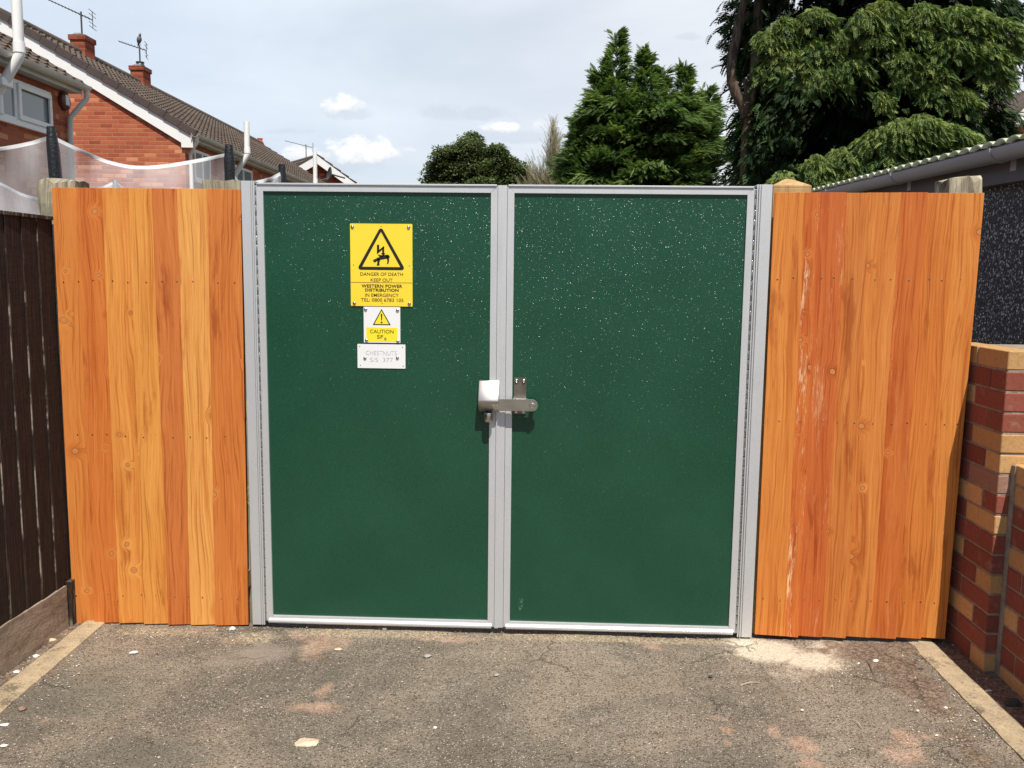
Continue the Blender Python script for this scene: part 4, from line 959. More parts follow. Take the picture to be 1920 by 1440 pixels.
# ------------------------------------------------------------------ houses (their own axes, turned 1.5 degrees)
HA = R(1.5)
def h2w(x, y): return (x*math.cos(HA)-y*math.sin(HA), x*math.sin(HA)+y*math.cos(HA))
def hcam(px, py, X=None, Y=None):     # line of sight meets plane X= or Y= in the houses' axes
    d = _ray(px, py); c0 = CAM; f = lambda v_: np.array([math.cos(HA)*v_[0]+math.sin(HA)*v_[1], -math.sin(HA)*v_[0]+math.cos(HA)*v_[1], v_[2]])
    d, c0 = f(d), f(c0); t = (X-c0[0])/d[0] if X is not None else (Y-c0[1])/d[1]; return c0+d*t
EX, EZ, RXX, RZ = -5.81, 4.00, -9.12, 5.98       # eave line and ridge line
WX = -5.97
def roof_surface(y0, y1, name, parent, oy, tilepitch=.21, course=.25, both=True):
    """a tiled slope from eave to ridge with real course steps and rolls"""
    objs = []
    for sgn in ((1, -1) if both else (1,)):
        sl_ = math.hypot(EX-RXX, RZ-EZ); nC = int(sl_/course)+1; ux, uz = (RXX-EX)/sl_, (RZ-EZ)/sl_
        ty = np.arange(y0, y1+.001, tilepitch/6); s_list = []
        for k in range(nC):
            a = k*course; b_ = min((k+1)*course, sl_+.02); s_list += [(a, .030), (a+.002, .042), (b_-.002, .012)]
        vs = []
        for s_, h_ in s_list:
            for y in ty:
                ph = (y/tilepitch) % 1; roll = .026*(max(0, math.cos((ph-.5)*2*math.pi))**1.5)
                X = EX+ux*s_-uz*(-1)*0; hh = h_+roll+.004*mn.noise(Vector((y*1.3, s_*2, 0)))+.012*mn.noise(Vector((y*.25, s_*.4, 3)))
                x_ = EX+ux*s_+(-uz)*(-hh)*1; z_ = EZ+uz*s_+(-ux)*hh
                if sgn < 0: x_ = 2*RXX-x_
                vs.append((x_-RXX, y-oy, z_))
        n_ = len(ty); fs = [(j*n_+i, j*n_+i+1, (j+1)*n_+i+1, (j+1)*n_+i) for j in range(len(s_list)-1) for i in range(n_-1)]
        mb = MB().add(vs, fs)
        if sgn < 0: # plain underside for thickness
            pass
        objs.append(mb.build(name, M['tiles'], parent, smooth=True))
    b_ = MB().tube([(0, y0-oy, RZ+.03), (0, y1-oy, RZ+.03)], .085, 12); b_.build('ridge_tiles', M['tiles'], objs[0], smooth=True)
    return objs
def win(y0, y1, z0, z1, parent, oy, lights, open_leaf=False):
    """a window in the side wall, facing +X; lights: fractions of mullions"""
    f = MB(); X = WX-RXX; t = .05
    f.box(X-.02, X+.022, y0-oy, y1-oy, z1-t, z1); f.box(X-.02, X+.022, y0-oy, y1-oy, z0, z0+t)
    cuts = [0]+lights+[1]
    for i, c_ in enumerate(cuts):
        yc = y0+(y1-y0)*c_; a, b_ = (yc, yc+t) if i == 0 else ((yc-t, yc) if i == len(cuts)-1 else (yc-t*.6, yc+t*.6))
        f.box(X-.0195, X+.0215, a-oy, b_-oy, z0+t, z1-t)
    fr = f.build('window', M['upvc'], parent, bevel=.004)
    for i in range(len(cuts)-1):
        a, b_ = y0+(y1-y0)*cuts[i]+t*.55, y0+(y1-y0)*cuts[i+1]-t*.55
        if open_leaf and i == len(cuts)-2:
            s_ = MB(); tt = .055
            for (q0, q1, r0, r1) in ((a, b_, z0+t*.7, z0+t*.7+tt), (a, b_, z1-t*.7-tt, z1-t*.7), (a, a+tt, z0+t*.7+tt, z1-t*.7-tt), (b_-tt, b_, z0+t*.7+tt, z1-t*.7-tt)): s_.box(X+.0225, X+.045, q0-oy, q1-oy, r0, r1)
            s_.build('sash', M['upvc'], fr, bevel=.003)
        MB().box(X-.008, X+.004, a-oy, b_-oy, z0+t*.8, z1-t*.8).build('pane', M['glass'], fr)
    MB().box(X-.015, X+.05, y0-.04-oy, y1+.04-oy, z0-.045, z0-.0005).build('sill', M['upvc'], fr, bevel=.004)
    return fr
def svp(y, parent, oy, ztop, zlow=3.35, kz=None):
    X = WX-RXX+.06; Xo = EX-RXX+.17; y = hcam(y, (40 if y < 100 else 260), X=EX+.17)[1] if y > 30 else y; z0, z1 = EZ-.42, EZ-.03
    pts = [(X, y-oy, zlow), (X, y-oy, z0-.02), (X+.01, y-oy, z0), (Xo-.02, y-oy, z1-.03), (Xo, y-oy, z1+.02), (Xo, y-oy, ztop)]
    o = MB().tube(pts, .055, 16).build('vent_pipe', M['upvc'], parent, smooth=True)
    MB().tube([(Xo, y-oy, z1+.03), (Xo, y-oy, z1+.14)], .062, 16).build('collar', M['upvc'], o, smooth=True)
    return o
def eaves(y0, y1, parent, oy):
    X = EX-RXX
    half_round(.06, X+.055, y0-oy, y1-oy, lambda y: EZ-.005, 'gutter', M['upvc_dirty'], parent)
    MB().box(X-.02, X-.005, y0+.02-oy, y1-.02-oy, EZ-.105, EZ+.02).build('fascia', M['upvc_dirty'], parent)
    MB().box(WX-RXX+.001, X-.0205, y0+.05-oy, y1-.05-oy, EZ-.103, EZ-.093).build('soffit', M['soffit'], parent)
def gable_poly(z_off=0.0, x_in=0.0):
    return [(WX-RXX, -.5), (WX-RXX, EZ-.16), (EX-RXX-.02, EZ-.16), (0, RZ-.06), (-(EX-RXX-.02), EZ-.16), (-(WX-RXX), EZ-.16), (-(WX-RXX), -.5)]
def house(y0, y1, label, near_verge=True):
    x0, yy0 = h2w(RXX, y0); root = thing('brick_house', label, 'house', (x0, yy0, 0), HA, 'brick houses')
    # gable walls: thin slabs; side walls butt between
    gp = [(WX-RXX, 0), (WX-RXX, EZ-.105), (0, RZ-.10+.0), (-(WX-RXX), EZ-.105), (-(WX-RXX), 0)]
    for a in (0, y1-y0-.25):
        MB().prism(gp, [lambda p: (p[0], a, p[1]), lambda p: (p[0], a+.25, p[1])]).build('gable_wall', M['housebrick_x'], root)
    for s_ in (1, -1):
        xa, xb = (WX-RXX-.25, WX-RXX-.0015) if s_ > 0 else (-(WX-RXX)+.0015, -(WX-RXX)+.25)
        MB().box(xa, xb, .2505, y1-y0-.2505, 0, EZ-.106).build('side_wall', M['housebrick_y'], root)
    return root
def bargeboard(root, y, oy, sgn_len=1.0):
    # white board under a brown verge cap, on both slopes of the near gable
    X = EX-RXX; sl_ = math.hypot(X, RZ-EZ); ux, uz = -X/sl_, (RZ-EZ)/sl_
    for s_ in (1, -1):
        def P(a, h_, yy): return (s_*(X+ux*a+uz*h_), yy-oy, EZ+uz*a-ux*h_*-1*-1 if False else EZ+uz*a+(-ux)*h_)
        b_ = MB()
        q = [P(-.02, -.235, y-.05), P(sl_+.0, -.235, y-.05), P(sl_+.0, -.02, y-.05), P(-.02, -.02, y-.05)]
        r_ = [(p[0], p[1]+.03, p[2]) for p in q]
        b_.hexa([q[0], q[1], r_[1], r_[0], q[3], q[2], r_[2], r_[3]])
        b_.hexa([(s_*(X-.20), y-.0502-oy, EZ-.235), (s_*(X+.0), y-.0502-oy, EZ-.235), (s_*(X+.0), y-.02-oy, EZ-.235), (s_*(X-.20), y-.02-oy, EZ-.235), (s_*(X-.20), y-.0502-oy, EZ-.0), (s_*(X+.0), y-.0502-oy, EZ-.05), (s_*(X+.0), y-.02-oy, EZ-.05), (s_*(X-.20), y-.02-oy, EZ-.0)])
        b_.build('bargeboard', M['upvc'], root)
        c_ = MB(); nseg = 13
        for k in range(nseg):
            a0, a1 = -.05+(sl_+.05)*k/nseg, -.05+(sl_+.05)*(k+1)/nseg-.004
            q = [P(a0, -.03, y-.085), P(a1, -.045, y-.085), P(a1, .075, y-.085), P(a0, .09, y-.085)]; r_ = [(p[0], p[1]+.11, p[2]) for p in q]
            c_.hexa([q[0], q[1], r_[1], r_[0], q[3], q[2], r_[2], r_[3]])
        c_.build('verge_cap', M['verge'], root, bevel=.006)
def chimney(root, oy, px, top_px, w, d_, pot, name='chimney', xr=RXX, base=None, m=None):
    c0 = hcam(px, top_px, X=xr); y = c0[1]; zt = c0[2]
    b_ = MB(); x_ = xr-RXX; h0 = RZ-.45
    b_.box(x_-w/2, x_+w/2, y-oy-d_/2, y-oy+d_/2, h0, zt-.10)
    b_.box(x_-w/2-.025, x_+w/2+.025, y-oy-d_/2-.025, y-oy+d_/2+.025, zt-.10, zt)
    o = b_.build('chimney', m or M['chimneybrick'], root, bevel=.004)
    MB().prism([(-w/2+.02, zt+.0005), (w/2-.02, zt+.0005), (w/2-.1, zt+.04), (-w/2+.1, zt+.04)], [lambda p: (x_+p[0], y-oy-d_/2+.02, p[1]), lambda p: (x_+p[0], y-oy+d_/2-.02, p[1])]).build('flaunching', M['lead'], o)
    if pot:
        MB().lathe([(.10, 0), (.10, .03), (.085, .05), (.08, pot-.03), (.095, pot-.02), (.095, pot), (.07, pot), (.07, pot-.05)], (x_, y-oy, zt+.03), (0, 0, 1), 16).build('chimney_pot', M['terracotta'] if pot > .2 else M['darkmetal'], o, smooth=True)
    return o, (x_, y, zt)
def aerial(name, label, base, hmast, boom_dir, boom_len, ne, tilt=0, dishy=False, group=None, rz=0, lattice=True):
    root = thing(name, label, 'aerial', base, rz, 'tv aerials')
    MB().tube([(0, 0, -.3), (0, 0, hmast)], .018, 8).build('mast', M['darkmetal'], root, smooth=True)
    d_ = Vector((boom_dir[0], boom_dir[1], tilt)).normalized(); s_ = Vector((0, 0, 1)).cross(d_).normalized(); c0 = Vector((0, 0, hmast-.06))
    b_ = MB(); b_.tube([c0-d_*boom_len*.25, c0+d_*boom_len*.75], .010, 6)
    for k in range(ne):
        p = c0-d_*boom_len*.2+d_*boom_len*.93*k/(ne-1); L_ = .16-.07*k/ne
        b_.tube([p-s_*L_+Vector((0,0,.0)), p+s_*L_], .005, 5); 
    b_.build('antenna', M['darkmetal'], root)
    rf_ = MB(); q = c0-d_*boom_len*.25
    for zz in (-.16, -.08, .08, .16): rf_.tube([q-s_*.2+Vector((0,0,zz)), q+s_*.2+Vector((0,0,zz))], .006, 5)
    rf_.tube([q-Vector((0,0,.17)), q+Vector((0,0,.17))], .007, 5)
    rf_.build('reflector', M['darkmetal'], root)
    return root

# nearest house (left edge)
H1Y0, H1Y1 = 1.6, 7.66
h1 = house(H1Y0, H1Y1, 'nearest red brick house at the left edge, with an alarm box under its gutter')
roof_surface(H1Y0-.1, H1Y1+.06, 'roof', h1, H1Y0); eaves(H1Y0-.1, H1Y1+.08, h1, H1Y0)
a_, b_ = hcam(19, 145, X=WX), hcam(96, 240, X=WX)
w1 = win(5.55, b_[1], 3.335, 3.815, h1, H1Y0, [.12, .53], True)
ab = hcam(117, 190, X=WX)
o = MB().lathe([(.001, 0), (.10, .0), (.115, .012), (.11, .05), (.085, .065), (.001, .066)], (WX-RXX, ab[1]-H1Y0, ab[2]+.0), (1, 0, 0), 20).build('alarm_box', simple('dark_red_plastic', (.10, .025, .025), .4), h1, smooth=True)
o.scale = (1, 1, 1)
MB().box(WX-RXX+.067, WX-RXX+.0685, ab[1]-H1Y0-.045, ab[1]-H1Y0+.045, ab[2]-.05, ab[2]+.075).build('alarm_label', M['signwhite'], o)
lg = hcam(14, 156, X=WX+.16)
lb2 = MB().box(WX-RXX+.0, WX-RXX+.20, lg[1]-.16-H1Y0, lg[1]+.05-H1Y0, lg[2]-.05, lg[2]+.04).build('security_light', M['upvc'], h1, bevel=.012)
svp(33, h1, H1Y0, 4.62)
# swan-neck at the far end of its gutter, going back to the wall
MB().tube([(EX-RXX+.055, 7.70-H1Y0, EZ-.04), (EX-RXX+.055, 7.70-H1Y0, EZ-.16), (EX-RXX-.0, 7.66-H1Y0, EZ-.24), (WX-RXX+.05, 7.58-H1Y0, EZ-.42), (WX-RXX+.05, 7.56-H1Y0, EZ-.6), (WX-RXX+.05, 7.56-H1Y0, .1)], .034, 12).build('downpipe', M['upvc_dirty'], h1, smooth=True)

# second block: long roof going away
H2Y0, H2Y1 = 11.55, 26.6
h2 = house(H2Y0, H2Y1, 'long red brick house with sunlit gable, white bargeboard and two chimneys')
rs = roof_surface(H2Y0-.08, H2Y1+.2, 'roof', h2, H2Y0); eaves(H2Y0-.1, H2Y1+.15, h2, H2Y0); bargeboard(h2, H2Y0, H2Y0)
q = hcam(357, 270, X=WX), hcam(389, 325, X=WX)
win(11.95, 12.75, 3.27, 3.80, h2, H2Y0, [.5]); win(13.55, 15.3, 3.27, 3.80, h2, H2Y0, [.33, .66]); win(17.2, 18.6, 3.27, 3.80, h2, H2Y0, [.5]); win(20.2, 21.6, 3.27, 3.8, h2, H2Y0, [.5])
MB().tube([(EX-RXX+.055, H2Y0-.02-H2Y0, EZ-.05), (EX-RXX+.055, 0, EZ-.13), (EX-RXX+.0, .04, EZ-.19), (WX-RXX+.05, .12, EZ-.33), (WX-RXX+.05, .12, EZ-.45), (WX-RXX+.05, .12, .1)], .034, 12).build('downpipe', M['upvc'], h2, smooth=True)
svp(463, h2, H2Y0, 4.62); svp(590, h2, H2Y0, 4.82)
c1, p1 = chimney(h2, H2Y0, 154, 70, .30, .42, 0)
c2_, p2 = chimney(h2, H2Y0, 263, 127, .30, .42, .10)
c3, p3 = chimney(h2, H2Y0, 488, 278, .36, .5, .30)
def hworld(x, y, z): a, b_ = h2w(x+RXX, y); return (a, b_, z)
a1 = aerial('tv_aerial', 'long tv aerial on the taller nearer chimney', hworld(*p1), .50, (-.97, -.15), .95, 14, .42)
a2 = aerial('tv_aerial', 'tv aerial with a bird on it on the second chimney', hworld(*p2), .50, (-.95, -.25), .62, 9, .28)
def bird(loc):
    prof = [(.004, -.15), (.018, -.13), (.022, -.09), (.045, -.05), (.058, 0), (.052, .045), (.030, .075), (.024, .09), (.030, .105), (.026, .128), (.010, .142), (.003, .165)]
    o = MB().lathe(prof, (0, 0, .13), (.35, -.3, .88), 12).build('bird', simple('pigeon_grey', (.16, .15, .16), .7), smooth=True); o.location = loc; tag(o, 'small grey bird perched on the aerial of the second chimney', 'bird')
    MB().tube([(0, 0, 0), (-.005, 0, .07)], .005, 5).build('leg', M['darkmetal'], o); MB().tube([(.02, .01, 0), (.015, 0, .07)], .005, 5).build('leg', M['darkmetal'], o)
bird((a2.location.x, a2.location.y, a2.location.z+.50))

# far house, gable turned
def far_house():
    ap = at(588, 291, 30.0); rz = R(-38)*-1
    root = thing('brick_house', 'far small house whose gable shows beyond the end of the long roof', 'house', (ap[0], ap[1], 0), R(36), 'brick houses')
    Z = ap[2]; hw, hgt = 4.2, 2.55; gp = [(-hw, 0), (hw, 0), (hw, Z-hgt-.2), (0, Z-.15), (-hw, Z-hgt-.2)]
    MB().prism(gp, [lambda p: (p[0], 0, p[1]), lambda p: (p[0], 6.5, p[1])]).build('wall', M['housebrick_x'], root)
    for s_ in (1, -1):
        n = 14; v_ = []
        rr = MB().hexa([(0,-.35,Z-.12),(s_*(hw+.4),-.35,Z-.12-hgt*(hw+.4)/hw),(s_*(hw+.4),6.8,Z-.12-hgt*(hw+.4)/hw),(0,6.8,Z-.12),(0,-.35,Z),(s_*(hw+.4),-.35,Z-hgt*(hw+.4)/hw),(s_*(hw+.4),6.8,Z-hgt*(hw+.4)/hw),(0,6.8,Z)])
        for k in range(14):
            x = s_*(hw+.4)*k/14; z = Z-hgt*abs(x)/hw; rr.hexa([(x,-.36,z+.002),(x+s_*.30,-.36,z-hgt*.30/hw+.002),(x+s_*.30,6.8,z-hgt*.30/hw+.002),(x,6.8,z+.002),(x,-.36,z+.01),(x+s_*.30,-.36,z-hgt*.3/hw+.05),(x+s_*.30,6.8,z-hgt*.3/hw+.05),(x,6.8,z+.01)])
        rr.build('roof', M['tiles'], root)
        MB().hexa([(s_*.0,-.38,Z-.36),(s_*(hw+.4),-.38,Z-.36-hgt*(hw+.4)/hw),(s_*(hw+.4),-.351,Z-.36-hgt*(hw+.4)/hw),(s_*.0,-.351,Z-.36),(s_*.0,-.38,Z-.06),(s_*(hw+.4),-.38,Z-.06-hgt*(hw+.4)/hw),(s_*(hw+.4),-.351,Z-.06-hgt*(hw+.4)/hw),(s_*.0,-.351,Z-.06)]).build('bargeboard', M['upvc'], root)
    return root, Z
fh, fz = far_house()
aa = at(574, 293, 30.6)
aerial('tv_aerial', 'thin tv aerial rising above the far house gable', (aa[0], aa[1], aa[2]-.5), .95, (-.97, -.1), 1.1, 9, .22)
def dish():
    p = at(621, 327, 27.5); root = thing('satellite_dish', 'dark satellite dish on the far house gable', 'satellite dish', p, R(-60)); root.location = p
    prof = [(.30*math.sin(t), .30*(1-math.cos(t))*.6) for t in np.linspace(0.05, 1.0, 8)]
    mb = MB(); n = 20
    ax = Vector((.7, -.6, .35)).normalized()
    mb.lathe([(r_, h_) for r_, h_ in prof]+[(r_*.97, h_+.012) for r_, h_ in reversed(prof)], (0, 0, 0), (0, -1, .2), 20); mb.build('dish', M['darkmetal'], root, smooth=True)
    MB().tube([(0, 0, -.1), (0, -.35, -.22), (0, -.42, -.12)], .02, 6).build('arm', M['darkmetal'], root); MB().tube([(0, .02, 0), (0, .5, -.1)], .03, 6).build('bracket', M['darkmetal'], root)
dish()
# house at the far right behind the big tree
def right_house():
    pa = at(2002, 152, 20.0); pa[0] -= 1.5; root = thing('brick_house', 'orange brick gable end with white bargeboard behind the garage at the right edge', 'house', (pa[0], pa[1], 0), R(4), 'brick houses')
    Z = pa[2]; hw = 3.6; hgt = 2.9
    MB().prism([(-hw, 0), (hw, 0), (hw, Z-hgt-.2), (0, Z-.15), (-hw, Z-hgt-.2)], [lambda p: (p[0]+1.1, 0, p[1]), lambda p: (p[0]+1.1, 8, p[1])]).build('wall', M['housebrick_x'], root)
    for s_ in (1, -1):
        MB().hexa([(1.1,-.30,Z-.12),(1.1+s_*(hw+.4),-.30,Z-.12-hgt*(hw+.4)/hw),(1.1+s_*(hw+.4),8.2,Z-.12-hgt*(hw+.4)/hw),(1.1,8.2,Z-.12),(1.1,-.30,Z),(1.1+s_*(hw+.4),-.30,Z-hgt*(hw+.4)/hw),(1.1+s_*(hw+.4),8.2,Z-hgt*(hw+.4)/hw),(1.1,8.2,Z)]).build('roof', M['tiles'], root)
        MB().hexa([(1.1,-.34,Z-.42),(1.1+s_*(hw+.4),-.34,Z-.42-hgt*(hw+.4)/hw),(1.1+s_*(hw+.4),-.301,Z-.42-hgt*(hw+.4)/hw),(1.1,-.301,Z-.42),(1.1,-.34,Z-.09),(1.1+s_*(hw+.4),-.34,Z-.09-hgt*(hw+.4)/hw),(1.1+s_*(hw+.4),-.301,Z-.09-hgt*(hw+.4)/hw),(1.1,-.301,Z-.09)]).build('bargeboard', M['upvc'], root)
right_house()
aa = at(1361, 322, 34)
fa = thing('tv_aerial', 'tiny distant tv aerial on a pole between the two conifers', 'aerial', (aa[0], aa[1], 0), 0, 'tv aerials')
b_ = MB().tube([(0, 0, 0), (0, 0, aa[2])], .03, 6); b_.build('mast', M['darkmetal'], fa)
b_ = MB(); b_.tube([(-.45, 0, aa[2]-.25), (.35, 0, aa[2]-.2)], .015, 5)
for k in range(6): b_.tube([(-.42+.14*k, 0, aa[2]-.40), (-.42+.14*k, 0, aa[2]-.08)], .010, 4)
b_.build('antenna', M['darkmetal'], fa)

# ------------------------------------------------------------------ trampoline with netting
TC = np.array([-3.52, 2.92]); TR = 1.42; TH = 2.52
tr_ = thing('trampoline', 'trampoline with white safety net and black padded poles behind the left fence', 'trampoline', (TC[0], TC[1], 0))
angs = [R(a) for a in (-70, -25, 20, 65, 110, 155, 200, 245)]
lean = {0: (-.05, 0), 1: (.0, 0)}
for i, a in enumerate(angs):
    x, y = TR*math.cos(a), TR*math.sin(a); lx, ly = lean.get(i, (0, 0)); th = TH+(.0 if i != 4 else -.05)
    o = MB().tube([(x, y, 0), (x, y, .95), (x+lx*.5, y+ly*.5, 1.7), (x+lx, y+ly, th-.02), (x+lx, y+ly, th)], [.019, .019, .019, .019, .016], 10).build('pole', M['galv'], tr_, smooth=True)
    r_ = .036
    b_ = MB(); N = 16; pts = []; rs_ = []
    for k in range(N+1):
        z = .95+(th+.01-.95)*k/N; t = (z-.95)/(th-.95); pts.append((x+lx*t, y+ly*t, z)); rs_.append(r_*(1+.12*mn.noise(Vector((i*3, z*6, 0)))))
    rs_[-1] = r_*.7; b_.tube(pts, rs_, 12); b_.build('foam_sleeve', M['foam'] if i != 4 else M['galv'], o, smooth=True)
for i in range(8):
    a0, a1 = angs[i], angs[(i+1) % 8]; 
    if a1 < a0: a1 += 2*math.pi
    nu, nv = 28, 18; vs = []; hem = []
    l0, l1 = lean.get(i, (0, 0)), lean.get((i+1) % 8, (0, 0))
    x0, y0, x1, y1 = TR*math.cos(a0), TR*math.sin(a0), TR*math.cos(a1), TR*math.sin(a1); sag = (.12, .16, .22, .22, .20, .2, .25, .07)[i]
    for v_i in range(nv+1):
        tv = 1-(1-v_i/nv)**1.0
        for u_i in range(nu+1):
            t = u_i/nu; top = TH-.04-sag*4*t*(1-t)*(1+.15*math.sin(t*5+i)); 
            tt = v_i/nv if v_i < nv-0 else 1
            z = .95+(top-.95)*tt; z = z if v_i < nv-2 else (top-.027 if v_i == nv-2 else (top-.023 if v_i == nv-1 else top))
            inn = .10*math.sin(math.pi*t)*(1+.3*mn.noise(Vector((t*3+i, tt*2, 0))))+.02*mn.noise(Vector((t*9+i, tt*6, 2)))
            cx_, cy_ = x0+(x1-x0)*t, y0+(y1-y0)*t; rr = math.hypot(cx_, cy_); k2 = 1-inn*(.5+.5*tt)/rr
            lz = (z-.95)/(TH-.95); vs.append((cx_*k2+(l0[0]*(1-t)+l1[0]*t)*lz, cy_*k2, z)); hem.append(1.0 if v_i >= nv-1 else 0.0)
    n_ = nu+1; fs = [(j*n_+k, j*n_+k+1, (j+1)*n_+k+1, (j+1)*n_+k) for j in range(nv) for k in range(nu)]
    me = bpy.data.meshes.new('safety_net'); me.from_pydata(vs, [], fs); me.polygons.foreach_set('use_smooth', [True]*len(fs))
    uvl = me.uv_layers.new(name='UVMap')
    for lp in me.loops: j, k = divmod(lp.vertex_index, n_); uvl.data[lp.index].uv = (k/nu+i, j/nv*1.4)
    at2 = me.attributes.new('hem', 'FLOAT', 'POINT'); at2.data.foreach_set('value', hem)
    me.materials.append(M['net']); link_mesh('safety_net', me, tr_)
MB().lathe([(1.30, .885), (1.30, .90), (.01, .90), (.01, .885)], (0, 0, 0), (0, 0, 1), 40).build('jumping_mat', M['mat_fabric'], tr_)
MB().lathe([(1.30, .88), (1.44, .87), (1.45, .91), (1.30, .925)], (0, 0, 0), (0, 0, 1), 40).build('padding', simple('blue_pad', (.03, .06, .16), .6), tr_, smooth=True)

# ------------------------------------------------------------------ trees
def frond_template(kind):
    V = []; F = []; T = []
    if kind in ('cypress', 'plume'):     # flat spray: rachis with side branchlets
        n = 5; dr = .42 if kind == 'cypress' else .22; wd = 1.0 if kind == 'cypress' else .55; tk = 1.0 if kind == 'cypress' else .55
        def rach(t): return np.array([t, 0, -dr*t*t])
        for k in range(n):
            t = .06+.84*k/n; L = .46*(1-t)**.55+.06 if kind == 'plume' else .40*(1-t)**.5+.10
            for s_ in (-1, 1):
                p = rach(t+.04*s_); tip = p+np.array([L*.74, s_*L*.66*wd, -.12*L-.16*L*t]); mid = (p+tip)/2
                i = len(V); V += [p, mid+np.array([-.035*tk, s_*.060*tk, .0]), tip, mid+np.array([.05*tk, -s_*.055*tk, .03])]; F += [(i, i+1, i+2), (i, i+2, i+3)]; T += [.0, .25, .6, .25]
        i = len(V); V += [rach(0)+np.array([0, .015, 0]), rach(0)-np.array([0, .015, 0]), rach(.6)-np.array([0, .05*tk, 0]), rach(1.05), rach(.6)+np.array([0, .05*tk, 0])]; F += [(i, i+1, i+2), (i, i+2, i+4), (i+4, i+2, i+3)]; T += [0, 0, .3, .7, .3]
    elif kind == 'leaves':
        rr = random.Random(5)
        for k in range(9):
            a = rr.uniform(0, 6.28); c = np.array([rr.uniform(0, 1), rr.uniform(-.35, .35), rr.uniform(-.3, .3)]); d1 = np.array([math.cos(a), math.sin(a), rr.uniform(-.6, .2)])*.17; d2 = np.array([-math.sin(a), math.cos(a), rr.uniform(-.4, .4)])*.085
            i = len(V); V += [c-d1, c+d2, c+d1, c-d2]; F += [(i, i+1, i+2), (i, i+2, i+3)]; T += [rr.uniform(0, .3)]*4
    elif kind == 'twig':
        n = 9
        for k in range(n):
            t = k/n
            for s_ in (-1, 1):
                L = .30*(1-t*.6); p = np.array([t, 0, 0]); tip = p+np.array([L*.9, s_*L*.32, .10*L]); i = len(V)
                V += [p, p+np.array([.06, s_*.05, 0]), tip]; F += [(i, i+1, i+2)]; T += [.1, .1, .6]
    return np.array(V, float), np.array(F, int), np.array(T)
def foliage(name, pos, dirs, size, tint, kind, m, parent, upv=None):
    V, F, T = frond_template(kind); n = len(pos)
    d_ = dirs/np.linalg.norm(dirs, axis=1, keepdims=True)
    ref = np.tile([0, 0, 1.0], (n, 1))+RNG.normal(0, .35, (n, 3)) if upv is None else upv+RNG.normal(0, .25, (n, 3))
    s_ = np.cross(ref, d_); s_ /= np.linalg.norm(s_, axis=1, keepdims=True)+1e-9; u_ = np.cross(d_, s_)
    P = pos[:, None, :]+size[:, None, None]*(V[None, :, 0, None]*d_[:, None, :]+V[None, :, 1, None]*s_[:, None, :]+V[None, :, 2, None]*u_[:, None, :])
    nv = len(V); vs = P.reshape(-1, 3).astype(np.float32); fs = (F[None]+(np.arange(n)*nv)[:, None, None]).reshape(-1, 3).astype(np.int32)
    tt = np.clip(tint[:, None]+T[None]*.45, 0, 1).ravel().astype(np.float32)
    me = bpy.data.meshes.new(name); me.vertices.add(len(vs)); me.vertices.foreach_set('co', vs.ravel())
    me.loops.add(fs.size); me.loops.foreach_set('vertex_index', fs.ravel()); me.polygons.add(len(fs)); me.polygons.foreach_set('loop_start', np.arange(0, fs.size, 3, dtype=np.int32)); me.update(calc_edges=True)
    a = me.attributes.new('tint', 'FLOAT', 'POINT'); a.data.foreach_set('value', tt)
    me.materials.append(m); return link_mesh(name, me, parent)

def boughs(centre, n, rfun, z0, z1, root_dz, lift, droop, spread, per, fs, axis_x=lambda z: (0, 0), tipvar=(.82, 1.1), wid=.30, inner=.35, ang=None, tints=(.15, .75)):
    """sprays carried on boughs that leave the stem, reach the outline and droop; returns arrays in tree space"""
    P, D, Sz, T = [], [], [], []; lines = []
    for b_ in range(n):
        a = RNG.uniform(0, 2*math.pi) if ang is None else ang(b_); z = RNG.uniform(z0, z1)
        L = rfun(z, a)*RNG.uniform(*tipvar)
        if L < .05: continue
        ax, ay = axis_x(z); ca, sa = math.cos(a), math.sin(a)
        zr = z-root_dz*L
        tb = RNG.uniform(0, 1)
        k = max(6, int(per*(.4+L)))
        t = inner+(1-inner)*RNG.beta(2.0, 1.1, k)
        lat = RNG.normal(0, wid, k)*(1.15-t*.75)*L*.5
        zz = zr+lift*L*t-droop*L*t**3+RNG.normal(0, .045, k)-np.abs(lat)*.35
        x = ax+ca*L*t-sa*lat; y = ay+sa*L*t+ca*lat
        dx = ca+(-sa)*lat/(L*.5+.1)*.9; dy = sa+ca*lat/(L*.5+.1)*.9
        dz = (lift-3*droop*t*t)*.8+RNG.normal(0, .25, k)-spread
        P.append(np.column_stack([x, y, zz])); D.append(np.column_stack([dx+RNG.normal(0, .3, k), dy+RNG.normal(0, .3, k), dz])); Sz.append(fs*RNG.uniform(.6, 1.25, k))
        T.append(np.clip(tints[0]+(tints[1]-tints[0])*(t-.3)*tb*1.3+RNG.normal(0, .07, k), 0, 1))
        tl = np.linspace(0, .9, 6); lines.append([(ax+ca*L*q, ay+sa*L*q, zr+lift*L*q-droop*L*q**3) for q in tl])
    return np.concatenate(P), np.concatenate(D), np.concatenate(Sz), np.concatenate(T), lines

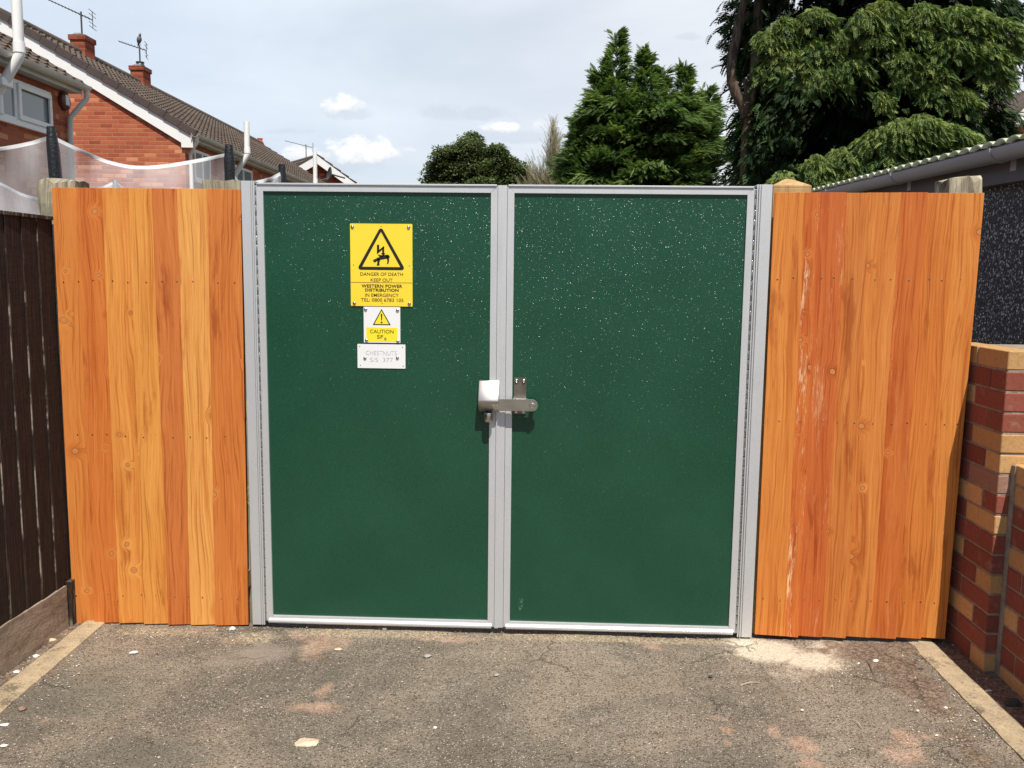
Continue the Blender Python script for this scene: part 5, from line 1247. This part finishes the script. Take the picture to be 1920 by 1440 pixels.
# --- middle conifer
def mid_conifer():
    Yd = 16.0; b0 = at(1205, 515, Yd); root = thing('conifer_tree', 'broad feathery conifer with several tips, standing free in the middle', 'tree', (b0[0], Yd, 0))
    ppm = FPX/(Yd+3.886); zt = 7.3
    X = lambda px, py: (at(px, py, Yd)[0]-b0[0], at(px, py, Yd)[2])
    spires = [(1152, 52, 1160), (1208, 92, 1205), (1250, 112, 1235), (1285, 118, 1270), (1332, 155, 1300), (1122, 130, 1135), (1085, 215, 1110)]
    Ps, Ds, Ss, Ts, Ls = [], [], [], [], []
    # main body outline: half widths by height, measured left and right of the stem
    prof_l = [(345, 1050), (300, 1048), (260, 1062), (230, 1072), (190, 1090), (150, 1108), (110, 1122), (60, 1142)]
    prof_r = [(345, 1330), (300, 1352), (245, 1362), (215, 1350), (190, 1342), (160, 1335), (130, 1300), (110, 1262), (90, 1215), (60, 1165)]
    zl = sorted((X(px, py)[1], -X(px, py)[0]) for py, px in prof_l); zr_ = sorted((X(px, py)[1], X(px, py)[0]) for py, px in prof_r)
    def rf_(z, a):
        wl = np.interp(z, [q[0] for q in zl], [q[1] for q in zl]); wr = np.interp(z, [q[0] for q in zr_], [q[1] for q in zr_])
        if z < zl[0][0]: wl *= max(.75, 1-.1*(zl[0][0]-z)); wr *= max(.75, 1-.1*(zr_[0][0]-z))
        m_ = (wl+wr)/2; c_ = math.cos(a); return max(.25, (wr if c_ > 0 else wl)*c_*c_+min(m_, 1.9)*(1-c_*c_))
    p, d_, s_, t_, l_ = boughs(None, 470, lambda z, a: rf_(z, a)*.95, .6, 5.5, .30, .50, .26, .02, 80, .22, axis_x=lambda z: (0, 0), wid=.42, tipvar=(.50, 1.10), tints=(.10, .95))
    Ps.append(p); Ds.append(d_); Ss.append(s_); Ts.append(t_); Ls += l_
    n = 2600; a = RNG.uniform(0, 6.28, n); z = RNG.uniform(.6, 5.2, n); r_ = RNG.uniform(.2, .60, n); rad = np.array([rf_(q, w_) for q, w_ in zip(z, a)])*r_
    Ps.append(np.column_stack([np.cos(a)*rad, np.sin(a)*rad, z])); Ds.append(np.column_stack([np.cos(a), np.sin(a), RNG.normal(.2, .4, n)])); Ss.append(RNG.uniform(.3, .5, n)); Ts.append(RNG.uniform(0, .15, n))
    for k_, (px, py, pb) in enumerate(spires):      # each leader is a slim cone of its own
        xt, z_t = X(px, py); xb, _ = X(pb, 300); yo = (-.1, -.35, .2, -.3, .1, -.2, -.4)[k_]; z_t -= .12; H_ = min(3.2, z_t-2.6)
        ax_ = lambda z, xt=xt, xb=xb, z_t=z_t, H_=H_, yo=yo: (xb+(xt-xb)*max(0, 1-(z_t-z)/H_)+.05*math.sin(z*4), yo)
        p, d_, s_, t_, l_ = boughs(None, 110, lambda z, a, z_t=z_t, k_=k_: min(.05+.20*(z_t-z)+.11*(z_t-z)**2, 1.05 if k_ in (0, 1, 5) else .85), z_t-H_, z_t-.05, .10, .70, .22, -.35, 56, .20, axis_x=ax_, wid=.40, inner=.10, tipvar=(.40, 1.2), tints=(.2, 1.0))
        Ps.append(p); Ds.append(d_); Ss.append(s_); Ts.append(t_)
        n = 46; t = RNG.uniform(.0, 1, n); zz = z_t-.55*t; xx = np.array([ax_(q, )[0] for q in zz]); a = RNG.uniform(0, 6.28, n)
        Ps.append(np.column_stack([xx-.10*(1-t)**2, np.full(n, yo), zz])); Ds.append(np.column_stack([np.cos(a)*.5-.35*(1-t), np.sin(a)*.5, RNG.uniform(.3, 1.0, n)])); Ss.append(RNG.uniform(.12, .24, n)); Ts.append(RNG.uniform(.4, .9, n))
        Ls.append([(xb, yo, z_t-H_-1), (xb, yo, z_t-H_), ((xb+xt)/2, yo, z_t-H_/2), (xt, yo, z_t-.1)])
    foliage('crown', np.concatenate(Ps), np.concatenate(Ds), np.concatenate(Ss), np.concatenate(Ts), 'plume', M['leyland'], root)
    tb = MB().tube([(0, 0, 0), (.02, 0, 2), (-.05, 0, 3.5), (-.2, -.1, 4.6)], [.22, .17, .10, .03], 10)
    for l in Ls[::3]: tb.tube(l, [.028-.003*q for q in range(len(l))], 5)
    tb.build('trunk', M['bark'], root, smooth=True)
mid_conifer()
# --- big cypress on the right
def big_conifer():
    Yd = 9.2; bx = at(1650, 400, Yd)[0]; root = thing('conifer_tree', 'huge dark cypress with drooping boughs filling the upper right', 'tree', (bx, Yd, 0))
    X = lambda px, py, dy=0: (at(px, py, Yd+dy)[0]-bx, dy, at(px, py, Yd+dy)[2])
    xl, xr = X(1425, 200)[0], X(1895, 200)[0]
    def rf_(z, a):
        c_ = math.cos(a); k = 1 if z < 6.5 else max(.2, 1-(z-6.5)*.30); side_ = (xr if c_ > 0 else -xl)
        if c_ > 0 and z < 3.2: side_ *= .70+.09*z
        return max(.3, (side_*c_*c_+1.75*(1-c_*c_))*k)
    # boughs behind the bright clumps, shade put into their dark tint
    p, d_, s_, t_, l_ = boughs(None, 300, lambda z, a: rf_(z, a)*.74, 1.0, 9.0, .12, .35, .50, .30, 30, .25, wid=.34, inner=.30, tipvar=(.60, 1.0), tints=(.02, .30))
    Pn, Dn, Sn, Tn = [p], [d_], [s_], [t_]
    def clump(cx, cy, cz, ax_, ay_, w, n, tint, fall=.22):
        """a hand of sprays on a bough end: crest arches along the side direction, sprays hang from it"""
        sx_, sy_ = -ay_, ax_; n = int(n*2.7); u_ = RNG.uniform(-1, 1, n); dep = RNG.uniform(-.9, .25, n)
        lobes = np.round(u_*3+RNG.normal(0, .18, n))/3; u2 = lobes+RNG.normal(0, .07, n)
        x = cx+sx_*u2*w+ax_*dep*w*.9; y = cy+sy_*u2*w+ay_*dep*w*.9; z = cz-.55*u2*u2*w+(-dep)*.12-RNG.exponential(fall*.45, n)*(1+.5*(dep > 0))-.5*np.maximum(dep, 0)*w
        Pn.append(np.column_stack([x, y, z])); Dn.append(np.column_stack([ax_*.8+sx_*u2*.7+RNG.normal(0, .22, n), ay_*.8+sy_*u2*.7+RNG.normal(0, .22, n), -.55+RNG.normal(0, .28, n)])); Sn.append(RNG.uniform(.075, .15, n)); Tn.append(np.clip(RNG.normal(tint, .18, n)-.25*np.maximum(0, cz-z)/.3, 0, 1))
    def rclump():
        a = RNG.uniform(0, 2*math.pi); z = RNG.uniform(1.2, 8.6); r_ = rf_(z, a)*RNG.uniform(.84, 1.04); return a, z, r_
    for k_ in range(330):
        a, z, r_ = rclump(); front = math.sin(a) < -.35
        if front and random.random() < .82: continue
        if front: r_ *= .86
        clump(math.cos(a)*r_, math.sin(a)*r_, z, math.cos(a), math.sin(a), RNG.uniform(.16, .34), int(RNG.uniform(40, 85)), RNG.choice([.12, .25, .4, .55]) if not front else .08)  # front clumps get a dark tint that paints shade between the shelves
    # the sunlit shelves that stand proud towards the camera (px, py of the crest; width; how far out)
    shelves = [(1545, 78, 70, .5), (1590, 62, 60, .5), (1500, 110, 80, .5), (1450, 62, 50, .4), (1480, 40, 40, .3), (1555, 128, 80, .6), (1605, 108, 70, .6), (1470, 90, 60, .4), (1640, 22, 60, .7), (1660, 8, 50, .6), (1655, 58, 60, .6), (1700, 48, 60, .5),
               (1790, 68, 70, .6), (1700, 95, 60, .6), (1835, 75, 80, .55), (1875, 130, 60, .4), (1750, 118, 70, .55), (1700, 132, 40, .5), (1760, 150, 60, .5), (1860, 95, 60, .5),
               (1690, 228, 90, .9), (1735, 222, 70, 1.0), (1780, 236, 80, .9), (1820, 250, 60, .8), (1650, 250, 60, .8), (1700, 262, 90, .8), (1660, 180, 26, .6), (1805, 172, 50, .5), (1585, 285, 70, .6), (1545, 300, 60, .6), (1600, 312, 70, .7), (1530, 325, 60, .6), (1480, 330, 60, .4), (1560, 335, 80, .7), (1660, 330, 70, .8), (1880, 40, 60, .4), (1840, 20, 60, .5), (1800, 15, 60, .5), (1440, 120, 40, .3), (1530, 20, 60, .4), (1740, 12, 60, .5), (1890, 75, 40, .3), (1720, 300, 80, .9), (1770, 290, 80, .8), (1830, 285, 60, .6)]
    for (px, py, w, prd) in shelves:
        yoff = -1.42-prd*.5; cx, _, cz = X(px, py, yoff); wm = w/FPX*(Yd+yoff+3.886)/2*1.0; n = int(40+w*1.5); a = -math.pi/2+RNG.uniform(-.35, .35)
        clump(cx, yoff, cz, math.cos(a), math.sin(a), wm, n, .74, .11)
    tx = X(1412, 100)[0]
    for k_ in range(46):     # the crown above the frame overhangs the stem and keeps it in shade
        clump(tx+RNG.uniform(-.35, .8), RNG.uniform(-1.5, -.1), RNG.uniform(6.1, 8.2), -.3, -.9, RNG.uniform(.25, .40), 70, .3)
    for (px, py) in ((1432, 215), (1425, 245), (1440, 270), (1428, 300), (1450, 235), (1435, 330), (1418, 280), (1412, 325), (1455, 300)):
        cx, _, cz = X(px, py, -.35); clump(cx, -.35, cz, -.5, -.8, .16, 40, .22)
    # dense heart of dead twigs, tinted near black to paint the shade in the voids
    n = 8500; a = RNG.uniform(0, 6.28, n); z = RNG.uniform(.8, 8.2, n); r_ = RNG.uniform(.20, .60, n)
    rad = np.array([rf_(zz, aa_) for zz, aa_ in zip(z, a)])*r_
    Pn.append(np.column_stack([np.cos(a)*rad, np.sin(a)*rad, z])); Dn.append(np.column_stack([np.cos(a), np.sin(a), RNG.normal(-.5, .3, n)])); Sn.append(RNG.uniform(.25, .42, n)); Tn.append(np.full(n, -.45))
    # thin dark-tinted foliage left of the stem
    for (px, py, w, h_, n) in ((1392, 60, 26, 60, 150), (1404, 110, 18, 40, 90), (1398, 230, 14, 40, 70), (1400, 300, 12, 60, 110), (1425, 20, 40, 40, 160), (1430, 180, 30, 60, 160), (1425, 260, 30, 80, 220), (1440, 330, 40, 40, 160), (1450, 200, 40, 90, 420), (1480, 290, 50, 60, 420), (1550, 250, 70, 60, 420), (1520, 190, 60, 50, 300)):
        cx, _, cz = X(px, py, .2); k = (Yd+4)/FPX
        Pn.append(np.column_stack([cx+RNG.normal(0, 1, n)*w*k*.6, RNG.normal(.3, .25, n), cz+RNG.normal(0, 1, n)*h_*k*.5])); Dn.append(np.column_stack([-.6+RNG.normal(0, .4, n), RNG.normal(0, .5, n), -.5+RNG.normal(0, .3, n)])); Sn.append(RNG.uniform(.16, .28, n)); Tn.append(RNG.uniform(.05, .35, n))
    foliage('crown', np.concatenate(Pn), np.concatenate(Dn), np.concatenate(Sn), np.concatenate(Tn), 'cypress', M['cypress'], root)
    def PX(*q): return [X(a_, b__, -.3) for a_, b__ in q]
    st = PX((1402, 420), (1403, 345), (1405, 270), (1408, 200), (1419, 150), (1425, 80), (1429, 0), (1434, -120)); st = [(p_[0], -.1, p_[2]) for p_ in st]
    g0 = st[0]; tb = MB().tube([(g0[0], -.1, 0)]+st, [.15, .10, .08, .075, .075, .07, .07, .065, .05], 14)
    tb.build('trunk', M['bark'], root, smooth=True)
    lm = [(p_[0], -.15, p_[2]) for p_ in PX((1405, 215), (1398, 192), (1384, 170), (1376, 147), (1375, 119), (1379, 94), (1386, 62), (1391, 31), (1397, 8), (1402, -30))]
    tb = MB().tube(lm, [.08, .082, .076, .070, .068, .064, .064, .060, .05, .04], 12)
    tb.tube([(p_[0], -.15, p_[2]) for p_ in PX((1384, 92), (1378, 86), (1373, 79))], [.06, .055, .045], 10)
    tb.tube([(p_[0], -.15, p_[2]) for p_ in PX((1406, 195), (1405, 165), (1402, 143))], [.05, .04, .034], 10)
    tb.tube([(p_[0], -.15, p_[2]) for p_ in PX((1410, 180), (1413, 160), (1412, 148))], [.03, .02, .012], 8)
    tb.tube([(p_[0], -.15, p_[2]) for p_ in PX((1391, 45), (1400, 30), (1408, 15))], [.04, .03, .02], 8)
    tb.build('limb', M['bark'], root, smooth=True, label='bare curved limb on the left of the trunk')
    tb = MB().tube([(0, .2, 0), (.05, .2, 4), (0, .2, 8.5)], [.3, .2, .03], 10)
    for l in l_[::4]: tb.tube(l, [.035-.004*q for q in range(len(l))], 5)
    tb.build('inner_trunk', M['bark'], root, smooth=True)
big_conifer()
# --- broadleaf tree
def broadleaf():
    Yd = 25.0; bx = at(893, 400, Yd)[0]; root = thing('broadleaf_tree', 'low rounded broadleaf tree above the left gate leaf', 'tree', (bx, Yd, 0)); k = (Yd+3.886)/FPX
    Pn, Dn, Sn, Tn = [], [], [], []; ln_ = []
    blobs = [(885,258,10,14),(882,280,20,20),(868,272,10,10),(848,284,14,12),(832,292,14,14),(815,312,12,16),(812,335,14,14),(850,315,26,20),(885,315,30,24),(905,290,12,18),(932,280,12,10),(938,300,18,16),(925,325,28,18),(955,308,14,14),(974,318,12,12),(982,338,12,14),(960,336,20,14),(850,340,30,14),(900,345,30,12),(830,375,34,30),(890,385,50,34),(955,375,34,30),(870,430,50,26),(925,425,44,26)]
    for (px, py, w, h_) in blobs:
        c0 = at(px, py, Yd); n = int(60+w*h_*.75); q = RNG.normal(0, 1, (n, 3)); q /= np.linalg.norm(q, axis=1, keepdims=True); q *= RNG.uniform(.35, 1.05, (n, 1))**.5
        Pn.append(np.column_stack([c0[0]-bx+q[:, 0]*w*k, q[:, 1]*w*k*1.0+RNG.normal(0, .3), c0[2]+q[:, 2]*h_*k])); Dn.append(np.column_stack([q[:, 0]+RNG.normal(0, .4, n), q[:, 1], -.7+RNG.normal(0, .3, n)])); Sn.append(RNG.uniform(.16, .34, n)); Tn.append(np.clip(RNG.normal(.5, .22, n)+q[:, 2]*.15, 0, 1))
        ln_.append([(0, 0, 2.0), ((c0[0]-bx)*.4, 0, 3.0), ((c0[0]-bx)*.85, 0, c0[2]-.1)])
    foliage('crown', np.concatenate(Pn), np.concatenate(Dn), np.concatenate(Sn), np.concatenate(Tn), 'leaves', M['birch'], root)
    tb = MB().tube([(0, 0, 0), (.05, 0, 1.5), (0, 0, 3.2), (-.05, 0, 6.0)], [.2, .16, .1, .02], 10)
    for l in ln_: tb.tube(l, [.07, .05, .015], 6)
    tb.build('trunk', M['bark'], root, smooth=True)
broadleaf()
# --- pale feathery tree
def pale_tree():
    Yd = 22.0; bx = at(1035, 400, Yd)[0]; root = thing('pale_tree', 'thin pale beige feathery tree just left of the middle conifer', 'tree', (bx, Yd, 0)); k = (Yd+3.886)/FPX
    Pn, Dn, Sn, Tn = [], [], [], []; tb = MB().tube([(0, 0, 0), (.05, 0, 2.5), (.1, 0, 4.3)], [.12, .09, .04], 8)
    for (tx, ty, n, w) in ((1036, 232, 170, 9), (1043, 250, 150, 10), (1030, 275, 130, 10), (1048, 290, 150, 12), (1018, 305, 70, 12), (1002, 302, 60, 8), (995, 318, 60, 10), (1010, 330, 80, 14), (1028, 335, 90, 14), (990, 340, 70, 10), (1040, 320, 130, 14), (975, 345, 30, 8)):
        t0 = at(tx, ty, Yd); b0 = at(1040-(1040-tx)*.3, 385, Yd); t = RNG.uniform(.25, 1, n); x = b0[0]+(t0[0]-b0[0])*t-bx+RNG.normal(0, 1, n)*w*k*(1.15-t); z = b0[2]+(t0[2]-b0[2])*t-.1+RNG.normal(0, .08, n)
        dx = (t0[0]-b0[0]); Pn.append(np.column_stack([x, RNG.normal(0, .2, n), z])); Dn.append(np.column_stack([dx*.5+RNG.normal(0, .45, n), RNG.normal(0, .45, n), np.full(n, 1.1)])); Sn.append(RNG.uniform(.22, .5, n)); Tn.append(RNG.uniform(0, .8, n))
        tb.tube([(b0[0]-bx, 0, b0[2]-1), (b0[0]-bx, 0, b0[2]), ((b0[0]+t0[0])/2-bx, 0, (b0[2]+t0[2])/2), (t0[0]-bx, 0, t0[2]-.15)], [.04, .035, .022, .006], 6)
    foliage('crown', np.concatenate(Pn), np.concatenate(Dn), np.concatenate(Sn), np.concatenate(Tn), 'twig', M['pale'], root)
    tb.build('trunk', M['bark'], root, smooth=True)
pale_tree()
